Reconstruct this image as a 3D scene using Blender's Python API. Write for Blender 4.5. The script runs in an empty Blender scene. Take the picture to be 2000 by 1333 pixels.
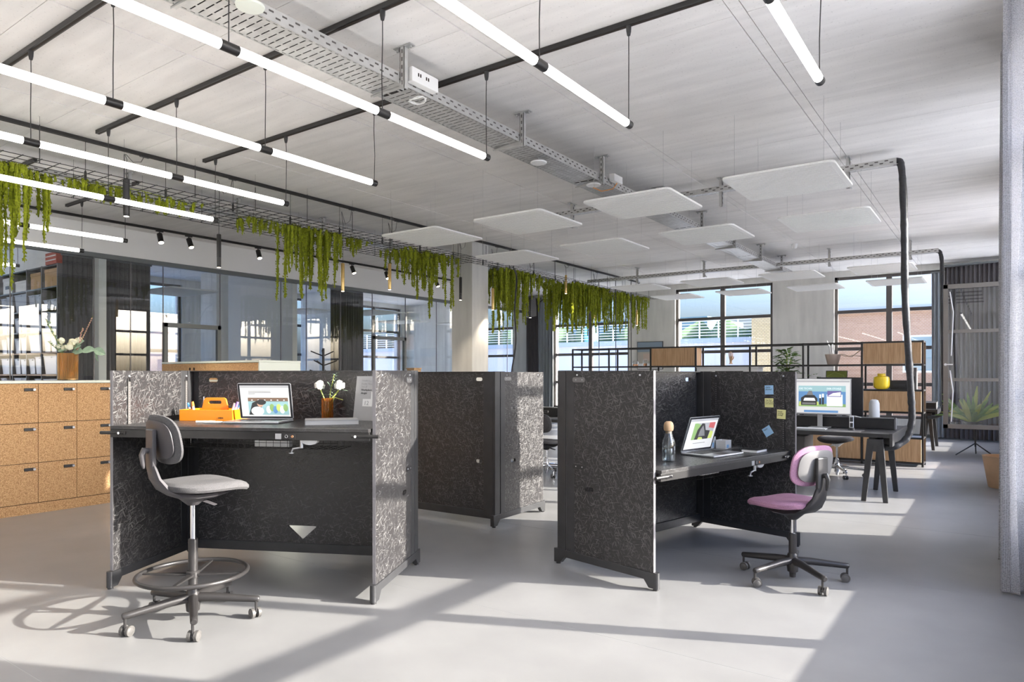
import bpy, math, random
from mathutils import Vector, Matrix
R = math.radians
rnd = random.Random(7)
sc = bpy.context.scene
COL = sc.collection

# ---------------------------------------------------------------- camera, light, exposure
FPX = 1340.0
YAW = math.atan(950 / 1340.0)
EYE = 1.42
CEIL = 3.94
cam_d = bpy.data.cameras.new('camera')
cam = bpy.data.objects.new('camera', cam_d)
COL.objects.link(cam)
cam_d.sensor_width = 36
cam_d.lens = 36 * FPX / 2000
cam_d.shift_y = 66.5 / 2000
cam_d.clip_start = 0.05
cam_d.clip_end = 300
cam.location = (0, 0, EYE)
cam.rotation_euler = (R(90), 0, YAW)
sc.camera = cam
sc.view_settings.view_transform = 'Standard'
sc.view_settings.look = 'None'
sc.view_settings.gamma = 1
sc.view_settings.exposure = 1.25
sc.view_settings.use_curve_mapping = False
sc.cycles.max_bounces = 10
sc.cycles.diffuse_bounces = 8
sc.cycles.glossy_bounces = 5
sc.cycles.transmission_bounces = 8
sc.cycles.transparent_max_bounces = 24
sc.cycles.caustics_reflective = False
sc.cycles.caustics_refractive = False
sc.cycles.sample_clamp_indirect = 20.0
try:
    sc.cycles.use_denoising = True
except Exception:
    pass

SKY = 0.45
TUBE = 3.6
SUN = 7.8
w = bpy.data.worlds.new('world'); sc.world = w; w.use_nodes = True
nt = w.node_tree; nt.nodes.clear()
wo = nt.nodes.new('ShaderNodeOutputWorld'); bg = nt.nodes.new('ShaderNodeBackground')
st = nt.nodes.new('ShaderNodeTexSky'); st.sky_type = 'NISHITA'; st.sun_disc = False
st.sun_elevation = math.radians(19.6); st.sun_rotation = math.radians(90 - 24.0); st.altitude = 50; st.air_density = 1.0; st.dust_density = 8.0; st.ozone_density = 5.0
vt = nt.nodes.new('ShaderNodeVectorMath'); vt.operation = 'MULTIPLY'; vt.inputs[1].default_value = (0.95, 0.965, 1.06)   # white balance
nt.links.new(st.outputs[0], vt.inputs[0]); nt.links.new(vt.outputs[0], bg.inputs[0]); bg.inputs[1].default_value = SKY
nt.links.new(bg.outputs[0], wo.inputs[0])

sd = bpy.data.lights.new('sun', 'SUN'); sd.energy = SUN; sd.angle = R(0.6); sd.color = (1.0, 0.93, 0.84)
so = bpy.data.objects.new('sun', sd); COL.objects.link(so)
SAZ, SEL = R(24.0), R(19.6)
sdir = Vector((math.cos(SAZ) * math.cos(SEL), math.sin(SAZ) * math.cos(SEL), math.sin(SEL)))
so.rotation_euler = sdir.to_track_quat('Z', 'Y').to_euler()
so.location = (20, 10, 12)

# ---------------------------------------------------------------- materials
def mat(name, col, rough=0.5, metal=0.0, spec=0.5, noise=None, bump=None, **kw):
    m = bpy.data.materials.new(name); m.use_nodes = True
    nt = m.node_tree; b = nt.nodes['Principled BSDF']
    b.inputs['Base Color'].default_value = (*col, 1); b.inputs['Roughness'].default_value = rough
    b.inputs['Metallic'].default_value = metal; b.inputs['Specular IOR Level'].default_value = spec
    for k, v in kw.items():
        b.inputs[k.replace('_', ' ')].default_value = v
    if noise:   # (scale, amount, stretch)
        tcn = nt.nodes.new('ShaderNodeTexCoord'); mp = nt.nodes.new('ShaderNodeMapping')
        n = nt.nodes.new('ShaderNodeTexNoise'); r = nt.nodes.new('ShaderNodeValToRGB')
        nt.links.new(tcn.outputs['Object'], mp.inputs[0]); nt.links.new(mp.outputs[0], n.inputs['Vector'])
        n.inputs['Scale'].default_value = noise[0]; n.inputs['Detail'].default_value = 6
        mp.inputs['Scale'].default_value = noise[2] if len(noise) > 2 else (1, 1, 1)
        a = noise[1]
        r.color_ramp.elements[0].position = 0.3; r.color_ramp.elements[1].position = 0.7
        r.color_ramp.elements[0].color = (*[c * (1 - a) for c in col], 1)
        r.color_ramp.elements[1].color = (*[min(1, c * (1 + a)) for c in col], 1)
        nt.links.new(n.outputs[0], r.inputs[0]); nt.links.new(r.outputs[0], b.inputs['Base Color'])
        if bump:
            bp = nt.nodes.new('ShaderNodeBump'); bp.inputs['Strength'].default_value = bump; bp.inputs['Distance'].default_value = 0.004
            nt.links.new(n.outputs[0], bp.inputs['Height']); nt.links.new(bp.outputs[0], b.inputs['Normal'])
    return m

def emit(name, col, s):
    m = bpy.data.materials.new(name); m.use_nodes = True
    b = m.node_tree.nodes['Principled BSDF']
    b.inputs['Base Color'].default_value = (*col, 1); b.inputs['Emission Color'].default_value = (*col, 1)
    b.inputs['Emission Strength'].default_value = s
    return m

def arch_glass(name, tint=(0.93, 0.97, 0.97), refl=1.0):
    m = bpy.data.materials.new(name); m.use_nodes = True; nt = m.node_tree; nt.nodes.clear()
    o = nt.nodes.new('ShaderNodeOutputMaterial'); t = nt.nodes.new('ShaderNodeBsdfTransparent')
    g = nt.nodes.new('ShaderNodeBsdfGlossy'); mx = nt.nodes.new('ShaderNodeMixShader'); f = nt.nodes.new('ShaderNodeFresnel')
    mu = nt.nodes.new('ShaderNodeMath'); mu.operation = 'MULTIPLY'; mu.inputs[1].default_value = refl; mu.use_clamp = True
    f.inputs[0].default_value = 1.5; t.inputs[0].default_value = (*tint, 1); g.inputs['Roughness'].default_value = 0.0
    ge_ = nt.nodes.new('ShaderNodeNewGeometry'); ir = nt.nodes.new('ShaderNodeMapRange'); ir.inputs['To Min'].default_value = 1.5; ir.inputs['To Max'].default_value = 1 / 1.5
    nt.links.new(ge_.outputs['Backfacing'], ir.inputs[0]); nt.links.new(ir.outputs[0], f.inputs[0])   # both faces of a pane reflect alike
    nt.links.new(f.outputs[0], mu.inputs[0]); nt.links.new(mu.outputs[0], mx.inputs[0])
    nt.links.new(t.outputs[0], mx.inputs[1]); nt.links.new(g.outputs[0], mx.inputs[2]); nt.links.new(mx.outputs[0], o.inputs[0])
    return m

def strand_board(name, dark, light, amt=1.0):
    """pressed strand board: several layers of stretched flecks in different directions"""
    m = bpy.data.materials.new(name); m.use_nodes = True; nt = m.node_tree; b = nt.nodes['Principled BSDF']
    tcn = nt.nodes.new('ShaderNodeTexCoord')
    prev = None
    for i, (ang, sc_, off) in enumerate([(12, 26, 0), (65, 24, 3), (118, 28, 7), (160, 22, 11)]):
        mp = nt.nodes.new('ShaderNodeMapping'); mp.vector_type = 'TEXTURE'
        mp.inputs['Rotation'].default_value = (0, R(ang), 0); mp.inputs['Scale'].default_value = (5.0, 1, 0.55)
        mp.inputs['Location'].default_value = (off, off * 1.3, off * .7)
        n = nt.nodes.new('ShaderNodeTexNoise'); n.inputs['Scale'].default_value = sc_ * 3.2; n.inputs['Detail'].default_value = 1.5
        n.inputs['Distortion'].default_value = 0.25
        r = nt.nodes.new('ShaderNodeValToRGB'); r.color_ramp.elements[0].position = 0.625; r.color_ramp.elements[1].position = 0.69
        nt.links.new(tcn.outputs['Object'], mp.inputs[0]); nt.links.new(mp.outputs[0], n.inputs['Vector']); nt.links.new(n.outputs[0], r.inputs[0])
        if prev is None: prev = r.outputs[0]
        else:
            mx = nt.nodes.new('ShaderNodeMath'); mx.operation = 'MAXIMUM'
            nt.links.new(prev, mx.inputs[0]); nt.links.new(r.outputs[0], mx.inputs[1]); prev = mx.outputs[0]
    n2 = nt.nodes.new('ShaderNodeTexNoise'); n2.inputs['Scale'].default_value = 7; n2.inputs['Detail'].default_value = 4
    nt.links.new(tcn.outputs['Object'], n2.inputs['Vector'])
    ml = nt.nodes.new('ShaderNodeMath'); ml.operation = 'MULTIPLY'; nt.links.new(prev, ml.inputs[0]); nt.links.new(n2.outputs[0], ml.inputs[1])
    mc = nt.nodes.new('ShaderNodeMix'); mc.data_type = 'RGBA'
    mc.inputs['A'].default_value = (*dark, 1); mc.inputs['B'].default_value = (*light, 1)
    nt.links.new(ml.outputs[0], mc.inputs['Factor']); nt.links.new(mc.outputs['Result'], b.inputs['Base Color'])
    mr = nt.nodes.new('ShaderNodeMapRange'); mr.inputs['To Min'].default_value = 0.30; mr.inputs['To Max'].default_value = 0.55
    nt.links.new(prev, mr.inputs[0]); nt.links.new(mr.outputs[0], b.inputs['Roughness'])
    bp = nt.nodes.new('ShaderNodeBump'); bp.inputs['Strength'].default_value = 0.35 * amt; bp.inputs['Distance'].default_value = 0.003
    nt.links.new(prev, bp.inputs['Height']); nt.links.new(bp.outputs[0], b.inputs['Normal'])
    b.inputs['Specular IOR Level'].default_value = 0.45
    return m

def wood(name, c1, c2, scale=(30, 30, 2)):
    m = bpy.data.materials.new(name); m.use_nodes = True; nt = m.node_tree; b = nt.nodes['Principled BSDF']
    tcn = nt.nodes.new('ShaderNodeTexCoord'); mp = nt.nodes.new('ShaderNodeMapping'); n = nt.nodes.new('ShaderNodeTexNoise'); r = nt.nodes.new('ShaderNodeValToRGB')
    mp.inputs['Scale'].default_value = scale; n.inputs['Scale'].default_value = 2; n.inputs['Detail'].default_value = 5
    r.color_ramp.elements[0].position = .35; r.color_ramp.elements[1].position = .65
    r.color_ramp.elements[0].color = (*c1, 1); r.color_ramp.elements[1].color = (*c2, 1)
    nt.links.new(tcn.outputs['Object'], mp.inputs[0]); nt.links.new(mp.outputs[0], n.inputs['Vector']); nt.links.new(n.outputs[0], r.inputs[0])
    nt.links.new(r.outputs[0], b.inputs['Base Color']); b.inputs['Roughness'].default_value = 0.5
    return m

def concrete(name, c, a=0.12, streak=(0.6, 5, 1), rough=0.85):
    m = bpy.data.materials.new(name); m.use_nodes = True; nt = m.node_tree; b = nt.nodes['Principled BSDF']
    tcn = nt.nodes.new('ShaderNodeTexCoord')
    def layer(scale, stretch, det):
        mp = nt.nodes.new('ShaderNodeMapping'); n = nt.nodes.new('ShaderNodeTexNoise')
        mp.inputs['Scale'].default_value = stretch; n.inputs['Scale'].default_value = scale; n.inputs['Detail'].default_value = det
        nt.links.new(tcn.outputs['Object'], mp.inputs[0]); nt.links.new(mp.outputs[0], n.inputs['Vector']); return n.outputs[0]
    a1 = layer(0.9, (1, 1, 1), 5); a2 = layer(2.2, streak, 8); a3 = layer(60, (1, 1, 1), 2)
    ad = nt.nodes.new('ShaderNodeMath'); ad.operation = 'ADD'; nt.links.new(a1, ad.inputs[0]); nt.links.new(a2, ad.inputs[1])
    mr = nt.nodes.new('ShaderNodeMapRange'); mr.inputs['From Min'].default_value = 0.7; mr.inputs['From Max'].default_value = 1.3
    mr.inputs['To Min'].default_value = 1 - a; mr.inputs['To Max'].default_value = 1 + a
    nt.links.new(ad.outputs[0], mr.inputs[0])
    mr2 = nt.nodes.new('ShaderNodeMapRange'); mr2.inputs['From Min'].default_value = 0.25; mr2.inputs['From Max'].default_value = 0.36
    mr2.inputs['To Min'].default_value = 0.8; mr2.inputs['To Max'].default_value = 1.0
    nt.links.new(a3, mr2.inputs[0])
    mm = nt.nodes.new('ShaderNodeMath'); mm.operation = 'MULTIPLY'; nt.links.new(mr.outputs[0], mm.inputs[0]); nt.links.new(mr2.outputs[0], mm.inputs[1])
    vm = nt.nodes.new('ShaderNodeVectorMath'); vm.operation = 'SCALE'; vm.inputs[0].default_value = c
    nt.links.new(mm.outputs[0], vm.inputs['Scale']); nt.links.new(vm.outputs[0], b.inputs['Base Color'])
    b.inputs['Roughness'].default_value = rough; b.inputs['Specular IOR Level'].default_value = 0.3
    return m

def cork(name):
    m = bpy.data.materials.new(name); m.use_nodes = True; nt = m.node_tree; b = nt.nodes['Principled BSDF']
    tcn = nt.nodes.new('ShaderNodeTexCoord'); v = nt.nodes.new('ShaderNodeTexVoronoi'); v.inputs['Scale'].default_value = 170
    r = nt.nodes.new('ShaderNodeValToRGB'); n = nt.nodes.new('ShaderNodeTexNoise'); n.inputs['Scale'].default_value = 90; n.inputs['Detail'].default_value = 4
    s = nt.nodes.new('ShaderNodeSeparateColor')
    nt.links.new(tcn.outputs['Object'], v.inputs['Vector']); nt.links.new(tcn.outputs['Object'], n.inputs['Vector'])
    nt.links.new(v.outputs['Color'], s.inputs[0])
    ad = nt.nodes.new('ShaderNodeMath'); ad.operation = 'MULTIPLY_ADD'; ad.inputs[1].default_value = 0.5
    nt.links.new(s.outputs[0], ad.inputs[0]); nt.links.new(n.outputs[0], ad.inputs[2])
    nt.links.new(ad.outputs[0], r.inputs[0])
    e = r.color_ramp.elements; e[0].position = 0.35; e[0].color = (0.30, 0.15, 0.06, 1); e[1].position = 1.0; e[1].color = (0.68, 0.43, 0.22, 1)
    q = r.color_ramp.elements.new(0.7); q.color = (0.50, 0.28, 0.12, 1)
    nt.links.new(r.outputs[0], b.inputs['Base Color']); b.inputs['Roughness'].default_value = 0.75
    return m

def weave(name, col, dens, scale):
    """open weave cloth: see-through holes between the threads"""
    m = bpy.data.materials.new(name); m.use_nodes = True; nt = m.node_tree; nt.nodes.clear()
    o = nt.nodes.new('ShaderNodeOutputMaterial'); t = nt.nodes.new('ShaderNodeBsdfTransparent')
    d = nt.nodes.new('ShaderNodeBsdfDiffuse'); tr = nt.nodes.new('ShaderNodeBsdfTranslucent'); m1 = nt.nodes.new('ShaderNodeMixShader'); m2 = nt.nodes.new('ShaderNodeMixShader')
    g = nt.nodes.new('ShaderNodeBsdfGlossy'); g.inputs['Roughness'].default_value = .35; g.inputs[0].default_value = (*col, 1); m3 = nt.nodes.new('ShaderNodeMixShader'); m3.inputs[0].default_value = .15
    d.inputs[0].default_value = (*col, 1); tr.inputs[0].default_value = (*col, 1); m1.inputs[0].default_value = 0.6
    tcn = nt.nodes.new('ShaderNodeTexCoord'); v = nt.nodes.new('ShaderNodeTexVoronoi'); v.inputs['Scale'].default_value = scale; v.feature = 'F1'
    mp = nt.nodes.new('ShaderNodeMapping'); mp.inputs['Scale'].default_value = (1, 1, .7); v.inputs['Randomness'].default_value = .3
    nt.links.new(tcn.outputs['UV'], mp.inputs[0]); nt.links.new(mp.outputs[0], v.inputs['Vector'])
    r = nt.nodes.new('ShaderNodeMapRange'); r.inputs['From Min'].default_value = .25; r.inputs['From Max'].default_value = .5
    r.inputs['To Min'].default_value = dens - .35; r.inputs['To Max'].default_value = min(1, dens + .3)
    nt.links.new(v.outputs['Distance'], r.inputs[0]); nt.links.new(r.outputs[0], m2.inputs[0])
    nt.links.new(d.outputs[0], m1.inputs[1]); nt.links.new(tr.outputs[0], m1.inputs[2])
    nt.links.new(m1.outputs[0], m3.inputs[1]); nt.links.new(g.outputs[0], m3.inputs[2])
    nt.links.new(t.outputs[0], m2.inputs[1]); nt.links.new(m3.outputs[0], m2.inputs[2]); nt.links.new(m2.outputs[0], o.inputs[0])
    return m

def bricks(name, c1, c2, mortar, sx=1.0, axis='Y'):
    m = bpy.data.materials.new(name); m.use_nodes = True; nt = m.node_tree; b = nt.nodes['Principled BSDF']
    tcn = nt.nodes.new('ShaderNodeTexCoord'); mp = nt.nodes.new('ShaderNodeMapping'); bt = nt.nodes.new('ShaderNodeTexBrick')
    mp.inputs['Rotation'].default_value = (R(90), 0, 0) if axis == 'Y' else (R(90), 0, R(90))
    bt.inputs['Scale'].default_value = 4.2 * sx; bt.inputs['Color1'].default_value = (*c1, 1); bt.inputs['Color2'].default_value = (*c2, 1)
    bt.inputs['Mortar'].default_value = (*mortar, 1); bt.inputs['Mortar Size'].default_value = .03
    nt.links.new(tcn.outputs['Object'], mp.inputs[0]); nt.links.new(mp.outputs[0], bt.inputs['Vector']); nt.links.new(bt.outputs[0], b.inputs['Base Color'])
    b.inputs['Roughness'].default_value = .9
    return m

MT = dict(
    ceil=concrete('ceiling_concrete', (0.84, 0.82, 0.80), .09, (0.5, 4, 1)),
    ceil_gap=mat('joint_dark_grey', (0.22, 0.21, 0.2), .9),  # dark grey backing seen in the panel joints
    conc=concrete('wall_concrete', (0.74, 0.73, 0.69), .14, (2.5, 2.5, .4)),
    floor=mat('grey_linoleum', (0.262, 0.260, 0.260), .36, noise=(2.6, .07, (1, 1, 1))),
    seam=mat('floor_seam', (0.38, 0.38, 0.38), .5),
    white=mat('white_paint', (0.93, 0.925, 0.91), .7, noise=(1, .02)),
    grey=mat('grey_paint', (0.16, 0.175, 0.18), .5),
    frame=mat('window_frame_umber', (0.105, 0.095, 0.09), .45, noise=(5, .08)),
    leaf_frame=mat('window_leaf_taupe', (0.19, 0.175, 0.155), .45, noise=(5, .06)),
    glass=arch_glass('window_glass', (0.985, 0.995, 0.995)),
    iglass=arch_glass('partition_glass', (0.965, 0.985, 0.985), 1.7),
    black=mat('black_metal', (0.022, 0.021, 0.021), .38, noise=(12, .15)),
    blackp=mat('black_plastic', (0.03, 0.029, 0.03), .45, noise=(20, .1)),
    dgrey=mat('dark_grey_metal', (0.055, 0.055, 0.058), .38, .3, noise=(8, .12)),
    osb=strand_board('black_strand_board', (0.034, 0.032, 0.033), (0.21, 0.205, 0.20)),
    osbtop=strand_board('dark_board_top', (0.04, 0.038, 0.038), (0.10, 0.10, 0.10), .5),
    edge=mat('board_edge', (0.20, 0.19, 0.20), .5),
    cork=cork('cork'),
    lam=mat('pale_laminate', (0.74, 0.78, 0.70), .4, noise=(2, .02)),
    gap=mat('dark_gap', (0.03, 0.02, 0.015), .9),
    oak=wood('oak_veneer', (0.50, 0.30, 0.15), (0.66, 0.43, 0.24)),
    beech=mat('pale_beech', (0.78, 0.52, 0.30), .5, noise=(14, .1, (1, 1, .2))),
    galv=mat('galvanised_steel', (0.56, 0.56, 0.55), .42, .55, noise=(9, .12)),
    galvd=mat('perforation_dark', (0.10, 0.09, 0.085), .7),
    brass=mat('brass', (0.80, 0.56, 0.23), .28, .85, noise=(30, .05)),
    chrome=mat('chrome', (0.8, 0.8, 0.82), .12, 1.0),
    alu=mat('satin_aluminium', (0.62, 0.63, 0.66), .3, .7),
    tube=emit('lit_opal_tube', (1.0, 0.96, 0.91), TUBE),
    lamp=emit('lit_spot_lens', (1.0, 0.83, 0.62), 14.0),
    felt=mat('white_felt', (0.92, 0.92, 0.90), .95, noise=(90, .05), bump=.4),
    fabric=mat('grey_wool', (0.10, 0.097, 0.10), .95, noise=(260, .35), bump=.5),
    pink=mat('mauve_wool', (0.35, 0.185, 0.285), .95, noise=(260, .25), bump=.5),
    shell=mat('grey_plastic_shell', (0.075, 0.07, 0.075), .42, noise=(10, .05)),
    shellb=mat('black_plastic_shell', (0.032, 0.031, 0.033), .36, noise=(10, .1)),
    shellg=mat('pale_grey_shell', (0.17, 0.165, 0.165), .45, noise=(10, .05)),
    base=mat('graphite_powdercoat', (0.05, 0.047, 0.047), .36, .4),
    cables=mat('cable_bundle_grey', (0.05, 0.045, 0.045), .8, noise=(40, .5)),
    tyre=mat('caster_grey', (0.10, 0.095, 0.09), .5),
    rim=mat('caster_rim', (0.12, 0.115, 0.11), .4),
    orange=mat('orange_plastic', (0.96, 0.30, 0.012), .32),
    orangel=mat('orange_plastic_end', (0.98, 0.42, 0.02), .32),
    amber=mat('amber_glass', (0.86, 0.33, 0.05), .05, 0, .5, Transmission_Weight=.85, IOR=1.3),
    ambers=mat('smoky_amber_glass', (0.75, 0.42, 0.16), .06, 0, .5, Transmission_Weight=.8, IOR=1.3),
    clear=arch_glass('clear_glass', (0.95, 0.97, 0.98), 2.6),
    water=arch_glass('water', (0.90, 0.93, 0.94), 1.6),
    paper=mat('paper', (0.82, 0.82, 0.82), .8),
    coverg=mat('grey_cover', (0.44, 0.44, 0.45), .6),
    ink=mat('ink', (0.02, 0.02, 0.02), .7),
    inkg=mat('grey_ink', (0.42, 0.42, 0.43), .7),
    petal=mat('white_petal', (0.90, 0.89, 0.84), .6),
    cream=mat('cream_petal', (0.85, 0.83, 0.66), .6),
    green=mat('leaf_green', (0.16, 0.27, 0.07), .55, noise=(30, .25)),
    euca=mat('eucalyptus_green', (0.30, 0.42, 0.30), .6, noise=(30, .15)),
    stem=mat('stem_green', (0.38, 0.42, 0.10), .6),
    berry=mat('pink_berry', (0.55, 0.28, 0.25), .5),
    tassel=mat('tassel_green', (0.25, 0.29, 0.008), .85, noise=(45, .45)),
    dcurt=mat('dark_grey_curtain', (0.115, 0.108, 0.115), .9, noise=(30, .12, (1, 1, .1))),
    sheer=weave('silver_open_weave', (0.56, 0.56, 0.59), .74, 1),
    gsheer=mat('blue_grey_curtain', (0.30, 0.33, 0.36), .8, noise=(30, .1, (1, 1, .1))),
    hose=mat('black_corrugated_sleeve', (0.03, 0.031, 0.036), .42, noise=(40, .3), bump=.8),
    screen=emit('screen_page', (0.62, 0.62, 0.61), 0.38),
    scr_bar=emit('screen_toolbar', (0.42, 0.42, 0.43), 0.30),
    scr_txt=emit('screen_text', (0.25, 0.25, 0.25), 0.25),
    scr_dark=emit('screen_dark', (0.05, 0.05, 0.05), 0.25),
    scr_brown=emit('screen_brown', (0.20, 0.13, 0.09), 0.30),
    scr_teal=emit('screen_teal', (0.30, 0.48, 0.50), 0.35),
    scr_blue=emit('screen_blue', (0.12, 0.26, 0.48), 0.35),
    scr_green=emit('screen_green', (0.25, 0.40, 0.15), 0.35),
    scr_lime=emit('screen_lime', (0.52, 0.60, 0.16), 0.35),
    scr_white=emit('screen_white', (0.82, 0.84, 0.86), 0.40),
    scr_skin=emit('screen_skin', (0.60, 0.36, 0.26), 0.35),
    scr_purp=emit('screen_violet', (0.16, 0.13, 0.32), 0.35),
    scr_red=emit('screen_red', (0.5, 0.12, 0.12), 0.35),
    bezel=mat('screen_bezel', (0.035, 0.035, 0.04), .2),
    notebl=mat('blue_note', (0.36, 0.60, 0.86), .8), noteye=mat('yellow_note', (0.80, 0.78, 0.36), .8),
    blue=mat('blue_pen', (0.05, 0.25, 0.6), .4), violet=mat('violet_pen', (0.38, 0.25, 0.75), .4), orp=mat('orange_pen', (0.9, 0.35, 0.05), .4),
    teal=mat('teal_pen', (0.05, 0.35, 0.34), .4), whitep=mat('white_plastic', (0.82, 0.82, 0.81), .35),
    bin=mat('clear_storage_plastic', (0.66, 0.70, 0.84), .25, Transmission_Weight=.35, Alpha=.85),
    carton=mat('cardboard', (0.55, 0.36, 0.20), .85), red=mat('red_box', (0.5, 0.10, 0.06), .6),
    terra=mat('tan_clay', (0.62, 0.40, 0.24), .75, noise=(8, .08)), potw=mat('pale_clay', (0.62, 0.50, 0.42), .75),
    yellow=mat('yellow_plastic', (0.92, 0.66, 0.03), .3),
    copper=mat('copper', (0.85, 0.42, 0.22), .3, .9),
    soil=mat('soil', (0.06, 0.04, 0.03), .95), twig=mat('twig', (0.45, 0.36, 0.28), .8),
    photo=mat('print_blue_grey', (0.28, 0.36, 0.44), .4), photo2=mat('print_sand', (0.50, 0.46, 0.40), .4), photo3=mat('print_green', (0.22, 0.26, 0.03), .4),
    brk=bricks('buff_pink_brick', (0.42, 0.25, 0.16), (0.47, 0.29, 0.19), (0.52, 0.40, 0.32)),
    brky=bricks('yellow_brick', (0.44, 0.35, 0.19), (0.50, 0.40, 0.23), (0.24, 0.20, 0.14)),
    brkx=bricks('dark_brick', (0.25, 0.13, 0.10), (0.34, 0.18, 0.14), (0.45, 0.42, 0.38), 1, 'X'),
    render=mat('white_render', (0.60, 0.60, 0.63), .8), extglass=mat('far_glass', (0.20, 0.30, 0.33), .1),
    roof=mat('pale_bounce_deck', (0.86, 0.86, 0.85), .8),  # roof: surface of the added terraces that bounce sun indoors
    rail=mat('white_rail', (0.78, 0.80, 0.80), .5), zinc=mat('zinc', (0.36, 0.42, 0.48), .5), ground=mat('outside_ground', (0.40, 0.39, 0.37), .9),
    hedge=mat('hedge_green', (0.10, 0.16, 0.08), .9), skyblue=mat('blue_barrel', (0.15, 0.45, 0.75), .5),
)

# ---------------------------------------------------------------- mesh helpers
class MB:
    def __init__(s): s.v = []; s.f = []
    def _add(s, vs, fs):
        n = len(s.v); s.v += [tuple(p) for p in vs]; s.f += [tuple(i + n for i in f) for f in fs]; return s
    def box(s, x0, x1, y0, y1, z0, z1):
        vs = [(x0, y0, z0), (x1, y0, z0), (x1, y1, z0), (x0, y1, z0), (x0, y0, z1), (x1, y0, z1), (x1, y1, z1), (x0, y1, z1)]
        return s._add(vs, [(0, 3, 2, 1), (4, 5, 6, 7), (0, 1, 5, 4), (1, 2, 6, 5), (2, 3, 7, 6), (3, 0, 4, 7)])
    def mbox(s, M, sx, sy, sz):
        q = MB().box(-sx / 2, sx / 2, -sy / 2, sy / 2, -sz / 2, sz / 2)
        return s._add([M @ Vector(p) for p in q.v], q.f)
    def hexa(s, a, b):   # two quads (lists of four points) joined
        return s._add(list(a) + list(b), [(0, 3, 2, 1), (4, 5, 6, 7), (0, 1, 5, 4), (1, 2, 6, 5), (2, 3, 7, 6), (3, 0, 4, 7)])
    def tube(s, path, r, n=8, caps=True):
        P = [Vector(p) for p in path]; m = len(P); rr = r if isinstance(r, (list, tuple)) else [r] * m
        vs = []; up = Vector((0, 0, 1)); prev = None
        for i in range(m):
            t = (P[min(i + 1, m - 1)] - P[max(i - 1, 0)]).normalized()
            if prev is None:
                a = up if abs(t.z) < .95 else Vector((1, 0, 0)); u = t.cross(a).normalized()
            else:
                u = (prev - t * prev.dot(t)).normalized()
            prev = u; v = t.cross(u)
            for k in range(n):
                an = 2 * math.pi * k / n
                vs.append(P[i] + (u * math.cos(an) + v * math.sin(an)) * rr[i])
        fs = [(i * n + k, i * n + (k + 1) % n, (i + 1) * n + (k + 1) % n, (i + 1) * n + k) for i in range(m - 1) for k in range(n)]
        if caps: fs += [tuple(reversed(range(n))), tuple((m - 1) * n + k for k in range(n))]
        return s._add(vs, fs)
    def ring(s, c, R_, r, n=48, k=8):
        vs = []; fs = []
        for i in range(n):
            a = 2 * math.pi * i / n
            for j in range(k):
                b = 2 * math.pi * j / k
                q = R_ + r * math.cos(b); vs.append((c[0] + q * math.cos(a), c[1] + q * math.sin(a), c[2] + r * math.sin(b)))
        for i in range(n):
            for j in range(k):
                fs.append((i * k + j, ((i + 1) % n) * k + j, ((i + 1) % n) * k + (j + 1) % k, i * k + (j + 1) % k))
        return s._add(vs, fs)
    def lathe(s, prof, c=(0, 0, 0), n=24, rib=0):
        vs = []; m = len(prof)
        for r, z in prof:
            for k in range(n):
                a = 2 * math.pi * k / n; q = r * (1 + (rib if k % 2 else 0))
                vs.append((c[0] + q * math.cos(a), c[1] + q * math.sin(a), c[2] + z))
        fs = [(i * n + k, i * n + (k + 1) % n, (i + 1) * n + (k + 1) % n, (i + 1) * n + k) for i in range(m - 1) for k in range(n)]
        fs += [tuple(reversed(range(n))), tuple((m - 1) * n + k for k in range(n))]
        return s._add(vs, fs)
    def sphere(s, c, r, n=10, m=6, sc_=(1, 1, 1)):
        vs = [(c[0], c[1], c[2] - r * sc_[2])]
        for i in range(1, m):
            t = math.pi * i / m
            for k in range(n):
                a = 2 * math.pi * k / n
                vs.append((c[0] + r * math.sin(t) * math.cos(a) * sc_[0], c[1] + r * math.sin(t) * math.sin(a) * sc_[1], c[2] - r * math.cos(t) * sc_[2]))
        vs.append((c[0], c[1], c[2] + r * sc_[2])); L = len(vs) - 1
        fs = [(0, 1 + (k + 1) % n, 1 + k) for k in range(n)]
        for i in range(m - 2):
            fs += [(1 + i * n + k, 1 + i * n + (k + 1) % n, 1 + (i + 1) * n + (k + 1) % n, 1 + (i + 1) * n + k) for k in range(n)]
        fs += [(1 + (m - 2) * n + k, 1 + (m - 2) * n + (k + 1) % n, L) for k in range(n)]
        return s._add(vs, fs)
    def surf(s, fn, nu, nv, closed_u=False):
        vs = [fn(i / nu, j / nv) for j in range(nv + 1) for i in range(nu if closed_u else nu + 1)]
        w_ = nu if closed_u else nu + 1
        fs = [(j * w_ + i, j * w_ + (i + 1) % w_, (j + 1) * w_ + (i + 1) % w_, (j + 1) * w_ + i) for j in range(nv) for i in range(nu)]
        return s._add(vs, fs)
    def prism(s, poly, y0, y1):   # polygon in xz, extruded in y
        n = len(poly); vs = [(x, y0, z) for x, z in poly] + [(x, y1, z) for x, z in poly]
        fs = [tuple(range(n)), tuple(reversed(range(n, 2 * n)))] + [(i, i + n, (i + 1) % n + n, (i + 1) % n) for i in range(n)]
        return s._add(vs, fs)
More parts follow.
